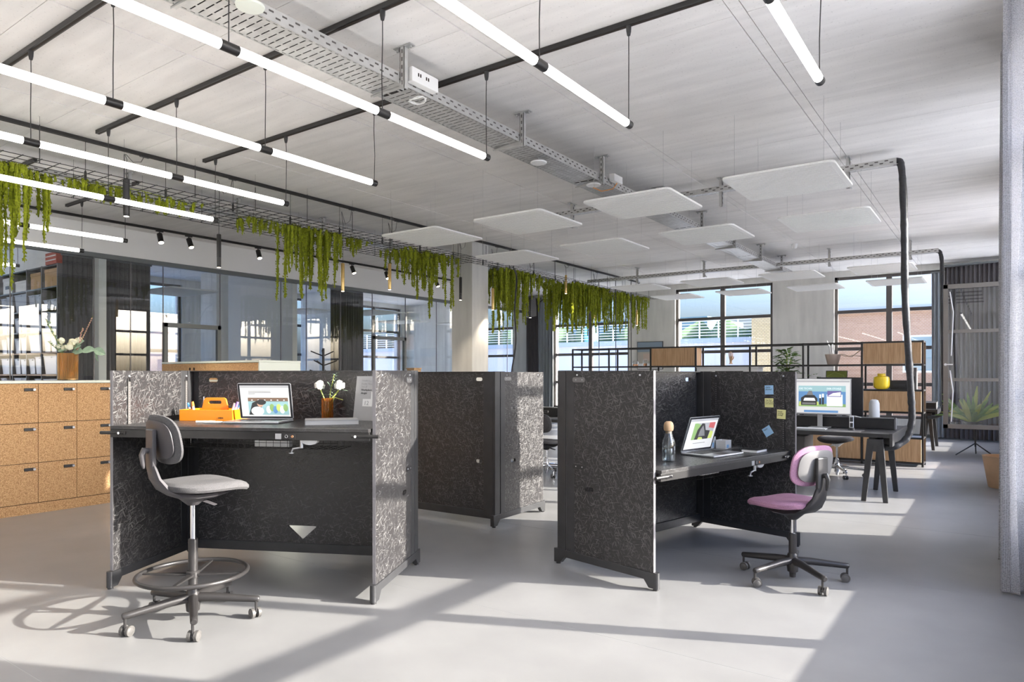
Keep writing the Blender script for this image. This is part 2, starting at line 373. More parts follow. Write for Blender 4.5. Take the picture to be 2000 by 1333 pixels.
    def leaf(s, b, d, L, W, up=(0, 0, 1), droop=.15, n=5):
        b = Vector(b); d = Vector(d).normalized(); u = Vector(up); side = d.cross(u)
        side = side.normalized() if side.length > 1e-3 else Vector((1, 0, 0)); nn = side.cross(d)
        vs = []
        for i in range(n + 1):
            t = i / n; w_ = W * math.sin(math.pi * (t * .92 + .04)) ** .8
            c = b + d * L * t + Vector((0, 0, -1)) * droop * L * t * t
            vs += [c - side * w_ + nn * w_ * .25, c, c + side * w_ + nn * w_ * .25]
        fs = []
        for i in range(n):
            a = i * 3; fs += [(a, a + 1, a + 4, a + 3), (a + 1, a + 2, a + 5, a + 4)]
        return s._add(vs, fs)
    def build(s, name, m, parent=None, smooth=False, bev=0, loc=None, rot=None):
        me = bpy.data.meshes.new(name); me.from_pydata(s.v, [], s.f); me.validate(); me.materials.append(MT[m] if isinstance(m, str) else m)
        return link(me, name, parent, smooth, bev, loc, rot)

def link(me, name, parent=None, smooth=False, bev=0, loc=None, rot=None):
    if smooth:
        me.polygons.foreach_set('use_smooth', [True] * len(me.polygons)); me.set_sharp_from_angle(angle=R(38))
    o = bpy.data.objects.new(name, me); COL.objects.link(o)
    if parent: o.parent = parent
    if loc: o.location = loc
    if rot: o.rotation_euler = rot
    if bev:
        b = o.modifiers.new('bevel', 'BEVEL'); b.width = bev; b.segments = 2; b.limit_method = 'ANGLE'; b.angle_limit = R(40)
    return o

def tag(o, label=None, cat=None, group=None, kind=None):
    if label: o['label'] = label
    if cat: o['category'] = cat
    if group: o['group'] = group
    if kind: o['kind'] = kind
    return o
def thing(name, label, cat, loc=(0, 0, 0), rz=0, group=None):
    o = bpy.data.objects.new(name, None); COL.objects.link(o); o.location = loc; o.rotation_euler = (0, 0, rz); o.empty_display_size = .1
    return tag(o, label, cat, group)
def struct(name, label, loc=(0, 0, 0), rz=0):
    o = bpy.data.objects.new(name, None); COL.objects.link(o); o.location = loc; o.rotation_euler = (0, 0, rz)
    return tag(o, label, 'structure', kind='structure')
def children(o): return [c for c in COL.objects if c.parent == o]
KIDS = {}
def dup(root, loc, rz=0, label=None, group=None):
    r = root.copy(); COL.objects.link(r); r.location = loc; r.rotation_euler = (0, 0, rz)
    if label: r['label'] = label
    if group: r['group'] = group
    if root.name not in KIDS: KIDS[root.name] = [(c, list(c.children)) for c in root.children]
    for c, gs in KIDS[root.name]:
        d = c.copy(); COL.objects.link(d); d.parent = r
        for g in gs:
            e = g.copy(); COL.objects.link(e); e.parent = d
    return r

def rrect(x0, x1, y0, y1, r, n=5):
    P = []
    for cx, cy, a0 in ((x1 - r, y1 - r, 0), (x0 + r, y1 - r, 90), (x0 + r, y0 + r, 180), (x1 - r, y0 + r, 270)):
        for k in range(n + 1):
            a = R(a0 + 90 * k / n); P.append((cx + r * math.cos(a), cy + r * math.sin(a)))
    return P
def rpoly(pts, r, n=4):
    out = []; m = len(pts)
    for i in range(m):
        p = Vector(pts[i]); a = (Vector(pts[i - 1]) - p).normalized(); b = (Vector(pts[(i + 1) % m]) - p).normalized()
        s0 = p + a * r; s1 = p + b * r
        for k in range(n + 1):
            t = k / n; out.append(tuple((1 - t) ** 2 * s0 + 2 * t * (1 - t) * p + t * t * s1))
    return out
def plate(name, outline, holes, th, m, parent=None, loc=None, rot=None, plane='XZ', bev=0):
    """flat board with real holes; outline in the XZ plane (or XY), thickness th centred"""
    cu = bpy.data.curves.new(name, 'CURVE'); cu.dimensions = '2D'; cu.fill_mode = 'BOTH'; cu.extrude = th / 2
    if bev: cu.bevel_depth = bev; cu.bevel_resolution = 1; cu.extrude = th / 2 - bev
    for poly in [outline] + list(holes):
        sp_ = cu.splines.new('POLY'); sp_.points.add(len(poly) - 1)
        for p, (x, y) in zip(sp_.points, poly): p.co = (x, y, 0, 1)
        sp_.use_cyclic_u = True
    ob = bpy.data.objects.new('tmp', cu); me = bpy.data.meshes.new_from_object(ob)
    bpy.data.objects.remove(ob); bpy.data.curves.remove(cu)
    me.name = name
    if plane == 'XZ': me.transform(Matrix.Rotation(R(90), 4, 'X'))
    me.materials.clear(); me.materials.append(MT[m])
    return link(me, name, parent, False, 0, loc, rot)
def text(name, body, size, m, parent, M, th=.0006, italic=0, align='LEFT'):
    cu = bpy.data.curves.new(name, 'FONT'); cu.body = body; cu.size = size; cu.extrude = th; cu.shear = italic; cu.align_x = align; cu.resolution_u = 2
    ob = bpy.data.objects.new('tmp', cu); me = bpy.data.meshes.new_from_object(ob)
    bpy.data.objects.remove(ob); bpy.data.curves.remove(cu)
    me.transform(M); me.materials.clear(); me.materials.append(MT[m])
    return link(me, name, parent)
# ================================================================ THE ROOM
XL, XR, YB, YF = -17.6, 0.45, -6.0, 18.2
GW = -12.3            # glass partition plane
# floor: lino sheets with pale welded seams between them
fl = MB().box(XL - .3, XR + .4, YB - .2, YF + .4, -.25, -.0006).build('floor', 'seam'); tag(fl, 'grey linoleum floor with pale welded seams', 'floor', kind='structure')
ys = [YB - .2] + [YB + 1.33 + 2 * k for k in range(12)] + [YF + .4]
for a, b in zip(ys, ys[1:]):
    if b - a > .1: MB().box(XL - .3, XR + .4, a + .002, b - .002, -.02, 0).build('floor_sheet', 'floor', fl)
# ceiling: board-marked concrete panels, narrow cast joints
ce = MB().box(XL - .3, XR + .4, YB - .2, YF + .4, CEIL + .012, CEIL + .3).build('ceiling', 'ceil_gap'); tag(ce, 'bare board-marked concrete ceiling', 'ceiling', kind='structure')
strips = [XL - .3, -15.2, -12.3, -9.9, -7.0 - .06, -5.15, -3.15, -1.47, XR + .4]
y = YB - .2; cy = []
first = 5.78 - .957 * 12
y = first
while y < YF + .5: cy.append(y); y += .957
cy = [YB - .2] + [q for q in cy if YB < q < YF + .2] + [YF + .4]
for i, (a, b) in enumerate(zip(strips, strips[1:])):
    for j, (c, d) in enumerate(zip(cy, cy[1:])):
        dz = rnd.uniform(0, .0035)
        o = MB().box(a + .05 if i else a, b - .05, c + .0025, d - .0025, CEIL - dz, CEIL + .02).build('ceiling_panel', 'ceil', ce)
for x in strips[1:-1]:
    o = MB().box(x - .042, x + .042, YB - .2, YF + .4, CEIL + .002, CEIL + .015).build('joint_strip', 'ceil', ce)

def window_unit(name, x, y, axis, w_, zs, ztop, bars, depth=.07, mull=True, label='', leaf_gap=None, mat_='frame', open_right=False):
    """window in a wall; axis 'Y' runs along Y (x constant), axis 'X' runs along X (y constant). local x = along, local y = into the wall"""
    rz = R(90) if axis == 'Y' else 0
    o = struct(name, label, (x, y, 0), rz)
    fr = MB(); t = .07
    fr.box(0, t, 0, depth, zs, ztop); fr.box(w_ - t, w_, 0, depth, zs, ztop); fr.box(0, w_, 0, depth, ztop - t, ztop); fr.box(0, w_, 0, depth, zs, zs + t)
    if mull: fr.box(w_ / 2 - .06, w_ / 2 + .06, -.01, depth, zs, ztop)
    fr.build('window_frame', mat_, o, bev=.004)
    for z in bars: MB().box(t, w_ - t, .004, depth - .008, z - .04, z + .04).build('transom', mat_, o, bev=.003)
    zz = [zs + t] + list(bars) + [ztop - t]
    halves = [(t, w_ / 2 - .06), (w_ / 2 + .06, w_ - t)] if mull else [(t, w_ - t)]
    for hi, (a, b) in enumerate(halves):
        for c, d in zip(zz, zz[1:]):
            if leaf_gap == hi and d < 3.1: continue
            MB().box(a, b, depth / 2 - .004, depth / 2 + .004, c + (.041 if c != zz[0] else .001), d - (.041 if d != zz[-1] else .001)).build('pane', 'glass', o)
    return o

# right wall: concrete piers and lintel with tall windows between them
WZ0, WZ1 = .44, 3.78
wr = MB(); P0 = [3.28 + 4.1 * k for k in range(-2, 4)]
edges = [YB]
for p in P0:
    if p > YB: edges += [p, p + 2.4]
edges.append(YF)
for a, b in zip(edges[::2], edges[1::2]):
    if b > a: wr.box(XR, XR + .35, a, b, 0, CEIL + .01)
for p in P0:
    if p > YB: wr.box(XR, XR + .35, p, p + 2.4, 0, WZ0); wr.box(XR, XR + .35, p, p + 2.4, WZ1, CEIL + .01)
wr = wr.build('wall_right', 'conc'); tag(wr, 'concrete window wall on the right', 'wall', kind='structure')
n = 1
for p in P0:
    if p > YB:
        window_unit('window_%d' % n, XR + .08, p, 'Y', 2.4, WZ0, WZ1, (1.33, 2.15, 2.97), depth=-.07, label='tall steel-framed window in the right wall, %s' % ['far behind the camera', 'behind the camera', 'beside the camera', 'beyond the silver curtain', 'with its inner leaf open', 'last before the corner'][n - 1], leaf_gap=1 if abs(p - 11.48) < .1 else None); n += 1
# far wall
FZ0, FZ1 = .40, 3.80
FW = [(-15.45, 2.6), (-11.35, 2.6), (-7.34, 2.62), (-3.27, 2.35)]
wf = MB(); ex = [XL]
for a, w_ in FW: ex += [a, a + w_]
ex.append(XR + .35)
for a, b in zip(ex[::2], ex[1::2]): wf.box(a, b, YF, YF + .35, 0, CEIL + .01)
for a, w_ in FW: wf.box(a, a + w_, YF, YF + .35, 0, FZ0); wf.box(a, a + w_, YF, YF + .35, FZ1, CEIL + .01)
wf = wf.build('wall_back', 'conc'); tag(wf, 'concrete wall at the far end with four windows', 'wall', kind='structure')
for a, w_ in FW:
    window_unit('window_%d' % n, a, YF + .07, 'X', w_, FZ0, FZ1, (1.2, 2.05, 2.95), depth=.08, label='dark-framed window in the far wall, %s' % {-15.45: 'behind the glass partition', -11.35: 'behind the hanging plants', -7.34: 'with the terrace view', -3.27: 'with the pink brick view'}[a]); n += 1
# outer left wall behind the meeting rooms
LWY = [(-4, 2.4), (2.9, 2.5), (7.2, 2.55), (11.3, 2.5), (15.4, 2.5)]
wl = MB(); ex = [YB]
for a, w_ in LWY: ex += [a, a + w_]
ex.append(YF + .35)
for a, b in zip(ex[::2], ex[1::2]): wl.box(XL - .35, XL, a, b, 0, CEIL + .01)
for a, w_ in LWY: wl.box(XL - .35, XL, a, a + w_, 0, FZ0); wl.box(XL - .35, XL, a, a + w_, FZ1, CEIL + .01)
wl = wl.build('wall_left', 'conc'); tag(wl, 'outer left wall behind the meeting rooms', 'wall', kind='structure')
for a, w_ in LWY:
    window_unit('window_%d' % n, XL - .15, a, 'Y', w_, FZ0, FZ1, (1.2, 2.05, 2.95), depth=-.08, label='outer window behind the meeting rooms, %s from the front' % ['first', 'second', 'third', 'fourth', 'fifth'][LWY.index((a, w_))]); n += 1
o = MB().box(XL, XR + .35, YB - .35, YB, 0, CEIL + .01).build('wall_front', 'white'); tag(o, 'white wall behind the camera', 'wall', kind='structure')
# partition: white bulkhead, grey head rail, frameless glass panes and two framed doors
o = MB().box(GW - .12, GW + .03, YB, YF, 3.46, CEIL + .005).build('trim_1', 'white'); tag(o, 'white bulkhead above the glass partition', 'bulkhead', kind='structure')
gp = struct('wall_partition', 'frameless glass partition on the left', (0, 0, 0))
MB().box(GW - .05, GW + .045, YB, YF, 3.385, 3.46).build('head_rail', 'grey', gp)
MB().box(GW - .03, GW + .03, YB, YF, 0, .06).build('floor_rail', 'grey', gp)
ge = [-6, -4.2, -2.4, -.6, .6, 1.75, 2.95, 4.11, 5.30, 5.89, 6.46, 7.57, 8.95, 9.60, 10.55, 11.53, 12.66, 13.84, 14.9, 16.0, 17.1, 18.15]
for a, b in zip(ge, ge[1:]):
    d_ = (a in (6.46, 11.53))
    MB().box(GW - .006, GW + .006, a + .004, b - .004, 2.36 if d_ else .06, 3.385).build('glass_pane', 'iglass', gp)
    MB().box(GW - .009, GW + .009, b - .006, b + .006, .06, 3.385).build('silicone_joint', 'edge', gp)
for i, (a, b) in enumerate(((6.46, 7.57), (11.53, 12.66))):
    d_ = struct('door_%d' % (i + 1), 'grey framed glass door in the partition')
    f = MB(); X0, X1 = GW - .035, GW + .04
    f.box(X0, X1, a, a + .07, 0, 2.37); f.box(X0, X1, b - .07, b, 0, 2.37); f.box(X0, X1, a, b, 2.29, 2.37); f.box(X0, X1, a + .07, b - .07, 0, .09)
    f.build('door_frame', 'grey', d_, bev=.003)
    MB().box(GW - .005, GW + .005, a + .07, b - .07, .09, 2.29).build('glass_pane', 'iglass', d_)
    MB().box(GW + .04, GW + .09, a + .02, a + .05, .98, 1.14).tube([(GW + .07, a + .035, 1.06), (GW + .07, a + .16, 1.06)], .01).build('door_handle', 'blackp', d_)
# meeting-room dividers
for i, (y0, x0, x1) in enumerate(((5.42, XL, GW - .1), (9.32, -14.8, GW - .1))):
    o = MB().box(x0, x1, y0, y0 + .12, 0, CEIL).build('wall_divider' if not i else 'wall_whiteboard', 'white'); tag(o, 'white divider wall in the meeting rooms' if not i else 'white board wall in the meeting room', 'wall', kind='structure')
o = MB().box(XL, -15.2, 13.55, 13.7, 0, CEIL).build('wall_divider', 'conc'); tag(o, 'grey divider wall in the last meeting room', 'wall', kind='structure')
# columns
def column(x0, x1, y0, y1, label):
    o = MB().box(x0, x1, y0, y1, 0, CEIL + .008).build('column', 'conc', bev=.012); o['kind'] = 'structure'; o['label'] = label
column(-8.5, -8.0, 10.0, 10.5, 'square concrete column in the middle of the office')
column(-16.2, -15.5, 9.45, 10.05, 'dark concrete column inside the meeting room')
for nm, b in (('baseboard_back', (XL, XR, YF - .015, YF, 0, .07)), ('baseboard_right', (XR - .015, XR, YB, YF, 0, .07))):
    tag(MB().box(*b).build(nm, 'grey'), 'low grey skirting', 'baseboard', kind='structure')

# open window leaf swung into the room
lf = thing('window_leaf', 'tall taupe three-pane window leaf swung open into the room on the right', 'window', (XR + .03, 13.98, 0))
x0, x1 = -1.26, -.02; z0, z1 = .50, 2.98
f = MB(); f.box(x0, x0 + .075, 0, .06, z0, z1); f.box(x1 - .075, x1, 0, .06, z0, z1); f.box(x0, x1, 0, .06, z0, z0 + .075); f.box(x0, x1, 0, .06, z1 - .075, z1)
f.build('leaf_frame', 'leaf_frame', lf, bev=.006)
for z in (1.34, 2.17): MB().box(x0 + .07, x1 - .07, .005, .055, z - .028, z + .028).build('glazing_bar', 'leaf_frame', lf, bev=.004)
for a, b in ((z0 + .07, 1.32), (1.36, 2.15), (2.19, z1 - .07)): MB().box(x0 + .07, x1 - .07, .026, .034, a, b).build('pane', 'iglass', lf)
MB().lathe([(.022, 0), (.022, .012)], (0, 0, 0), 14).tube([(0, 0, .02), (0, 0, .05), (.11, 0, .055)], .009).build('handle', 'whitep', lf, True, loc=(x0 + .035, -.0, 1.6), rot=(R(90), 0, 0))
MB().tube([(x0 + .1, -.015, 1.5), (x0 + .145, -.03, 1.15), (x0 + .12, -.02, .62)], .010).tube([(x0 + .1, -.015, 2.85), (x0 + .15, -.03, 2.5), (x0 + .12, -.02, 1.75)], .009).build('pull_strap', 'whitep', lf, True)

# ================================================================ OUTSIDE
g = MB().box(-80, 60, -60, 90, -9.2, -9).build('ground', 'ground'); tag(g, 'pale street far below the windows', 'ground', kind='structure')
for b_, lb in (((.85, 45, -25, 40, -.4, -.02), 'added pale terrace outside the right windows, bouncing sun onto the ceiling'), ((-31, .85, 18.6, 27.6, -.4, -.02), 'added pale terrace outside the far windows, bouncing sun onto the ceiling'), ((-31, -18.0, -14, 18.6, -.4, -.02), 'added pale terrace outside the left rooms, bouncing daylight in')):
    o = MB().box(*b_).build('bounce_terrace', 'roof'); tag(o, lb, 'ground', kind='structure')  # unseen pale decks, added to bounce sunlight up to the ceiling
def building(name, label, mat_, b, wins=(), extra=None):
    t = thing(name, label, 'building', (0, 0, 0))
    MB().box(*b).build('wall', mat_, t)
    for wb in wins: MB().box(*wb).build('window', 'extglass', t); MB().box(wb[0] - .08, wb[1] + .08, wb[2] + .03, wb[3] + .02, wb[4] - .08, wb[5] + .08).build('window_surround', 'rail', t)
    if extra: extra(t)
    return t
def ex1(t):
    MB().box(-6.3, 10, 31.8, 32.2, 4.02, 4.25).build('parapet', 'zinc', t)
building('brick_building', 'pale pink brick building behind the right far window', 'brk', (-5.8, 10, 32, 40, -9, 4.05),
         [(-3.1, -1.5, 31.95, 31.98, 1.6, 2.95), (-3.1, -1.5, 31.95, 31.98, -2, -.4), (1.2, 2.8, 31.95, 31.98, 1.6, 2.95), (5.2, 6.8, 31.95, 31.98, 1.6, 2.95)], ex1)
building('yellow_brick_wing', 'yellow brick wing with fine courses beside the terrace', 'brky', (-7.5, -6.5, 26, 31, -9, 3.6))
def ex2(t):
    MB().box(-31.2, -7.6, 27.8, 28.0, 2.75, 2.95).build('parapet', 'zinc', t)
    for k in range(29): MB().box(-31 + .8 * k, -30.96 + .8 * k, 27.85, 27.9, 2.95, 3.75).build('rail_post', 'rail', t)
    r = MB()
    for z in (3.05, 3.17, 3.29, 3.41, 3.53, 3.65, 3.75): r.box(-31, -8, 27.86, 27.89, z, z + .03)
    r.build('railing', 'rail', t)
building('white_terrace_building', 'long white building with railed roof terrace beyond the far windows', 'render', (-31, -7.6, 28, 45, -9, 2.84), [], ex2)
building('glass_penthouse', 'grey glass penthouse on the white roof terrace', 'extglass', (-22, -12, 34, 40, 2.85, 4.4))
o = MB().surf(lambda u, v: (-30 + 22 * u, 30 + .6 * math.sin(u * 60), 2.85 + .8 * v + .25 * math.sin(u * 97) * v), 90, 3).build('hedge', 'hedge'); tag(o, 'clipped hedge on the roof terrace', 'hedge')
o = MB().box(-30, -8, 30.75, 31.5, 2.86, 3.45).build('hedge', 'hedge'); tag(o, 'planted trough behind the clipped hedge on the terrace', 'hedge')
o = MB().lathe([(.3, 0), (.34, .25), (.34, .6), (.3, .85)], (-15.9, 29, 2.85), 16).build('barrel', 'skyblue', smooth=True); tag(o, 'blue barrel on the far roof terrace', 'barrel')
def ex3(t):
    MB().box(-32.1, -31.9, -10, 24, 2.6, 2.8).build('parapet', 'zinc', t)
building('white_side_building', 'white building with brick corner beyond the left meeting rooms', 'render', (-46, -32, -10, 24, -9, 2.6),
         [], ex3)
building('grey_brick_block', 'pale grey brick block beyond the left meeting room', 'brkx', (-31.5, -27.4, 14.6, 17.6, -9, 3.2))
# ================================================================ CEILING FITTINGS
def track(name, label, a, b, z=3.94):
    t = thing(name, label, 'track', (0, 0, 0))
    if a[0] == b[0]: MB().box(a[0] - .02, a[0] + .02, a[1], b[1], z - .042, z - .004).build('rail', 'black', t, bev=.002); MB().box(a[0] - .008, a[0] + .008, a[1] + .02, b[1] - .02, z - .044, z - .0415).build('slot', 'gap', t)
    else: MB().box(a[0], b[0], a[1] - .02, a[1] + .02, z - .042, z - .004).build('rail', 'black', t, bev=.002); MB().box(a[0] + .02, b[0] - .02, a[1] - .008, a[1] + .008, z - .044, z - .0415).build('slot', 'gap', t)
    return t
track('ceiling_track', 'long black ceiling track running down the office above the wire grid', (-7.9, -3), (-7.9, 16.9))
track('ceiling_track', 'long black ceiling track with spotlights beside the white bulkhead', (-11.75, -3), (-11.75, 14.5))
for y, lb in ((-.15, 'nearest, overhead'), (1.0, 'second'), (2.15, 'third, at upper left'), (3.29, 'fourth, across the middle'), (4.45, 'farthest, with the tube ends below')):
    track('ceiling_track', 'black cross track on the ceiling, %s' % lb, (-7.56, y), (.1 if y > 4 else -.4, y))
    if y > 2: track('ceiling_track', 'short black cross track left of the wire grid, %s' % lb, (-11.2, y), (-9.1, y))
# pendant tube lights
TZ = 3.2
names = {-.88: 'rightmost, near the curtain', -2.14: 'second from the right', -3.41: 'right of the wide cable tray start', -4.72: 'fourth from the right, above the left cubicle', -6.03: 'fifth from the right', -7.32: 'just right of the hanging plants', -9.43: 'left of the plants, by the white bulkhead', -10.70: 'leftmost in the open office, nearest the glass partition', -13.0: 'inside the left meeting room, close behind the glass', -14.3: 'inside the left meeting room, deeper in'}
for X_, nm in names.items():
    t = thing('tube_light', 'row of glowing opal tubes, %s' % nm, 'light', (X_, 0, TZ), group='pendant tube lights')
    js = [-4.75, -3.6, -2.45, -1.3, -.15, 1.0, 2.15, 3.29, 4.45]
    for a, b in zip(js, js[1:]):
        MB().tube([(0, a + .05, 0), (0, b - (.04 if b > 4 else .05), 0)], .027, 16).build('tube', 'tube', t, True)
    for j in js[:-1]: MB().tube([(0, j - .055, 0), (0, j + .055, 0)], .0285, 16).build('coupler', 'black', t, True)
    MB().tube([(0, 4.41, 0), (0, 4.47, 0)], .0285, 16).build('end_cap', 'black', t, True)
    for j in js:
        q = j if j < 4 else 4.45
        MB().tube([(0, q, .02), (rnd.uniform(-.008, .008), q, .25), (rnd.uniform(-.01, .01), q, .5), (0, q, .68)], .0035, 5).build('cable', 'blackp', t)
        MB().lathe([(.012, .63), (.018, .66), (.02, .698)], (0, q, 0), 8).build('track_adapter', 'blackp', t)
# cable trays
def cable_tray(name, label, p0, L, rz, W_, z, H, end=False, pitch=.085, mat_='galv'):
    t = thing(name, label, 'cable tray', (p0[0], p0[1], z), rz)
    nseg = max(1, round(L / 3)); sl = L / nseg
    for s_ in range(nseg):
        m = MB(); y = s_ * sl
        k = int(sl / pitch)
        for i in range(k): m.box(.035, W_ - .035, y + i * pitch + .005, y + (i + 1) * pitch - .005, 0, .002)
        m.box(.0, .012, y + .001, y + sl - .001, 0, .002); m.box(.02, .035, y + .001, y + sl - .001, 0, .002); m.box(W_ - .012, W_, y, y + sl, 0, .002); m.box(W_ - .035, W_ - .02, y, y + sl, 0, .002)
        for i in range(k + 1): m.box(.01, .022, y + i * pitch - .012, y + i * pitch + .012, 0, .002); m.box(W_ - .022, W_ - .01, y + i * pitch - .012, y + i * pitch + .012, 0, .002)
        for q in (.33, .67): m.box(W_ * q - .01, W_ * q + .01, y, y + sl, .0005, .0015)
        m.build('slotted_floor', mat_, t)
        cb = MB()
        for q in range(5 if W_ > .2 else 3): xx = .05 + (W_ - .1) * q / (4 if W_ > .2 else 2); r_ = (W_ - .06) / (10 if W_ > .2 else 6.5); cb.tube([(xx + rnd.uniform(-.006, .006), y + sl * k_ / 8 + .002, .004 + r_) for k_ in range(9)], r_, 8)
        cb.build('cable_bundle', 'cables', t)['kind'] = 'stuff'
        f = MB(); hl = MB()
        for x in (0, W_):
            f.box(x - .0012, x + .0012, y + .001, y + sl - .001, 0, H)
            for i in range(int(sl / .1)):
                yy = y + .05 + i * .1
                for zz in (H * .35, H * .72): hl.box(x - .002, x + .002, yy - .018 + (.05 if zz > H / 2 else 0), yy + .018 + (.05 if zz > H / 2 else 0), zz - .006, zz + .006)
        f.build('side_flange', mat_, t); g_ = hl.build('flange_slots', 'galvd', t); g_['kind'] = 'stuff'
    return t
def bracket(x, y, label, z0=3.61, arm=.34, side=-1, rz=0):
    t = thing('ceiling_bracket', label, 'bracket', (x, y, 0), rz, 'galvanised ceiling brackets')
    m = MB(); m.box(-.022, .022, -.022, -.018, z0, CEIL - .01); m.box(-.022, -.018, -.022, .018, z0, CEIL - .01); m.box(.018, .022, -.022, .018, z0, CEIL - .01)
    m.build('post', 'galv', t)
    s_ = MB()
    for k in range(5): s_.box(-.006, .006, -.0235, -.0215, z0 + .03 + k * .06, z0 + .06 + k * .06)
    s_.build('post_slots', 'galvd', t)['kind'] = 'stuff'
    MB().box(-.09, .09, -.03, .03, CEIL - .012, CEIL - .006).build('foot_plate', 'galv', t, bev=.002)
    for q in (-.07, .07): MB().lathe([(.009, 0), (.009, .018)], (q, 0, CEIL - .03), 6).build('bolt', 'galv', t)
    a = MB(); zt = z0 + .055
    a.hexa([(0, -.026, zt), (0, -.023, zt), (0, -.023, z0 - .0), (0, -.026, z0 - .0)], [(side * arm, -.026, zt - .032), (side * arm, -.023, zt - .032), (side * arm, -.023, zt - .045), (side * arm, -.026, zt - .045)])
    a.box(min(0, side * arm), max(0, side * arm), -.026, .01, zt - .034, zt - .031)
    a.build('arm', 'galv', t)
    return t
cable_tray('cable_tray', 'wide perforated galvanised cable tray running down the ceiling', (-4.06, -2.2), 18.3, 0, .32, 3.655, .085, pitch=.055)
ord_ = ['nearest to the camera', 'beside the white socket box', 'second along', 'third along, near the white round disc', 'fourth along', 'fifth along, above the felt panels', 'sixth along', 'seventh along', 'last before the far windows']
for i, yy in enumerate((2.2, 3.81, 5.42, 7.03, 8.62, 10.3, 11.9, 13.5, 15.05)):
    bracket(-3.715, yy, 'galvanised bracket holding the wide cable tray, %s' % ord_[i])
cable_tray('cable_tray', 'narrow perforated cable tray crossing above the felt panels', (-.92, 8.66), 4.6, R(90), .10, 3.765, .065, pitch=.06)
cable_tray('cable_tray', 'narrow perforated cable tray crossing near the far windows', (-.89, 14.72), 7.3, R(90), .12, 3.67, .07, pitch=.06)
cable_tray('cable_tray', 'galvanised cable tray above the left side of the wire grid', (-9.0, -1), 15.5, 0, .16, 3.70, .07, pitch=.06)
for i, yy in enumerate((2.75, 4.2, 5.7, 7.2, 8.7, 11.9)): bracket(-8.80, yy, 'galvanised bracket over the wire grid, %s from the left' % ['first', 'second', 'third', 'fourth', 'fifth', 'sixth'][i], 3.64, .2, -1)
for i, (xx, yy) in enumerate(((-1.42, 8.72), (-2.9, 8.72), (-5.1, 8.72), (-1.35, 14.8), (-2.75, 14.8), (-5.3, 14.8), (-6.9, 14.8))):
    bracket(xx, yy, 'galvanised hanger on the %s cross tray, %s from the right' % (('near', 'far')[i > 2], ['first', 'second', 'third', 'first', 'second', 'third', 'fourth'][i]), 3.58, .12, 1, R(90))
# socket boxes and discs on the wide tray
t = thing('socket_box', 'white twin socket box on the side of the wide cable tray', 'socket box', (-3.735, 4.0, 3.74))
MB().box(0, .07, -.15, .15, -.055, .055).build('housing', 'whitep', t, bev=.006)
for q in (-.07, .02):
    MB().box(.069, .072, q - .018, q - .006, -.006, .02).box(.069, .072, q + .006, q + .018, -.006, .02).build('outlet', 'gap', t)
t = thing('socket_box', 'small white socket box with orange cable on the wide tray', 'socket box', (-3.735, 7.35, 3.74))
MB().box(0, .07, -.11, .11, -.04, .045).build('housing', 'whitep', t, bev=.006)
MB().tube([(.04, .02, -.04), (.02, -.05, -.12), (-.05, -.2, -.17), (-.09, -.33, -.15)], .005, 6).build('cable', 'orp', t, True)
for i, (x, y, lb) in enumerate(((-3.86, 5.92, 'pale round sensor disc under the wide tray, first'), (-3.80, 6.98, 'white round sensor disc under the wide tray, beside the socket box'), (-3.62, 2.42, 'clear round disc under the wide tray at the top of the picture'))):
    t = thing('ceiling_disc', lb, 'access point', (x, y, 3.60)); MB().lathe([(.02, .04), (.06, .03), (.085, .012), (.08, 0), (.03, -.006)], (0, 0, 0), 24).build('dome', 'whitep' if i != 2 else 'lam', t, True); MB().lathe([(.012, .04), (.012, .056)], (0, 0, 0), 8).build('mount', 'galv', t)
o = MB()
pts = [(.075 * math.cos(a * .45) * (1 + .1 * math.sin(a * 2.1)), .055 * math.sin(a * .45), .01 * math.sin(a)) for a in range(30)]
o = o.tube(pts, .005, 6).build('cable_coil', 'whitep', smooth=True, loc=(-3.82, 4.07, 3.635)); tag(o, 'loose white cable loop hanging under the wide tray', 'cable')
# smoke detectors
for (x, y, lb) in ((-3.2, 13.9, 'white smoke detector on the ceiling near the far windows'), (-13.6, 13.6, 'white smoke detector inside the far meeting room')):
    t = thing('smoke_detector', lb, 'smoke detector', (x, y, CEIL - .07)); MB().lathe([(.03, -.02), (.05, 0), (.055, .03), (.05, .05)], (0, 0, 0), 20).build('head', 'whitep', t, True); MB().lathe([(.06, .05), (.06, .068)], (0, 0, 0), 20).build('mount', 'whitep', t, True)
# felt panels: four columns, four rows
def felt(x, y, lb):
    t = thing('acoustic_panel', lb, 'acoustic panel', (x, y, 3.3), group='felt ceiling panels')
    P = rrect(-.5, .5, -.5, .5, .06)
    plate('felt_board', P, [], .022, 'felt', t, loc=(0, 0, .011), plane='XY', bev=.003)
    m = MB()
    for k in range(17): m.box(-.46, .46, -.47 + k * .0575, -.445 + k * .0575, -.003, .001)
    m.build('ribs', 'felt', t)['kind'] = 'stuff'
    for a in (-.4, .4):
        for b in (-.4, .4): MB().tube([(a, b, .03), (a, b, CEIL - 3.306)], .0012, 4).build('wire', 'galv', t)
    return t
colx = ((-6.33, 'far left'), (-4.75, 'second'), (-3.21, 'third'), (-1.68, 'rightmost'))
rowy = ((7.05, 'nearest row'), (9.08, 'second row'), (13.75, 'third row'), (15.85, 'farthest row'))
for y, rl in rowy:
    for x, cl in colx: felt(x, y, 'white rectangular felt ceiling panel, %s column, %s' % (cl, rl))
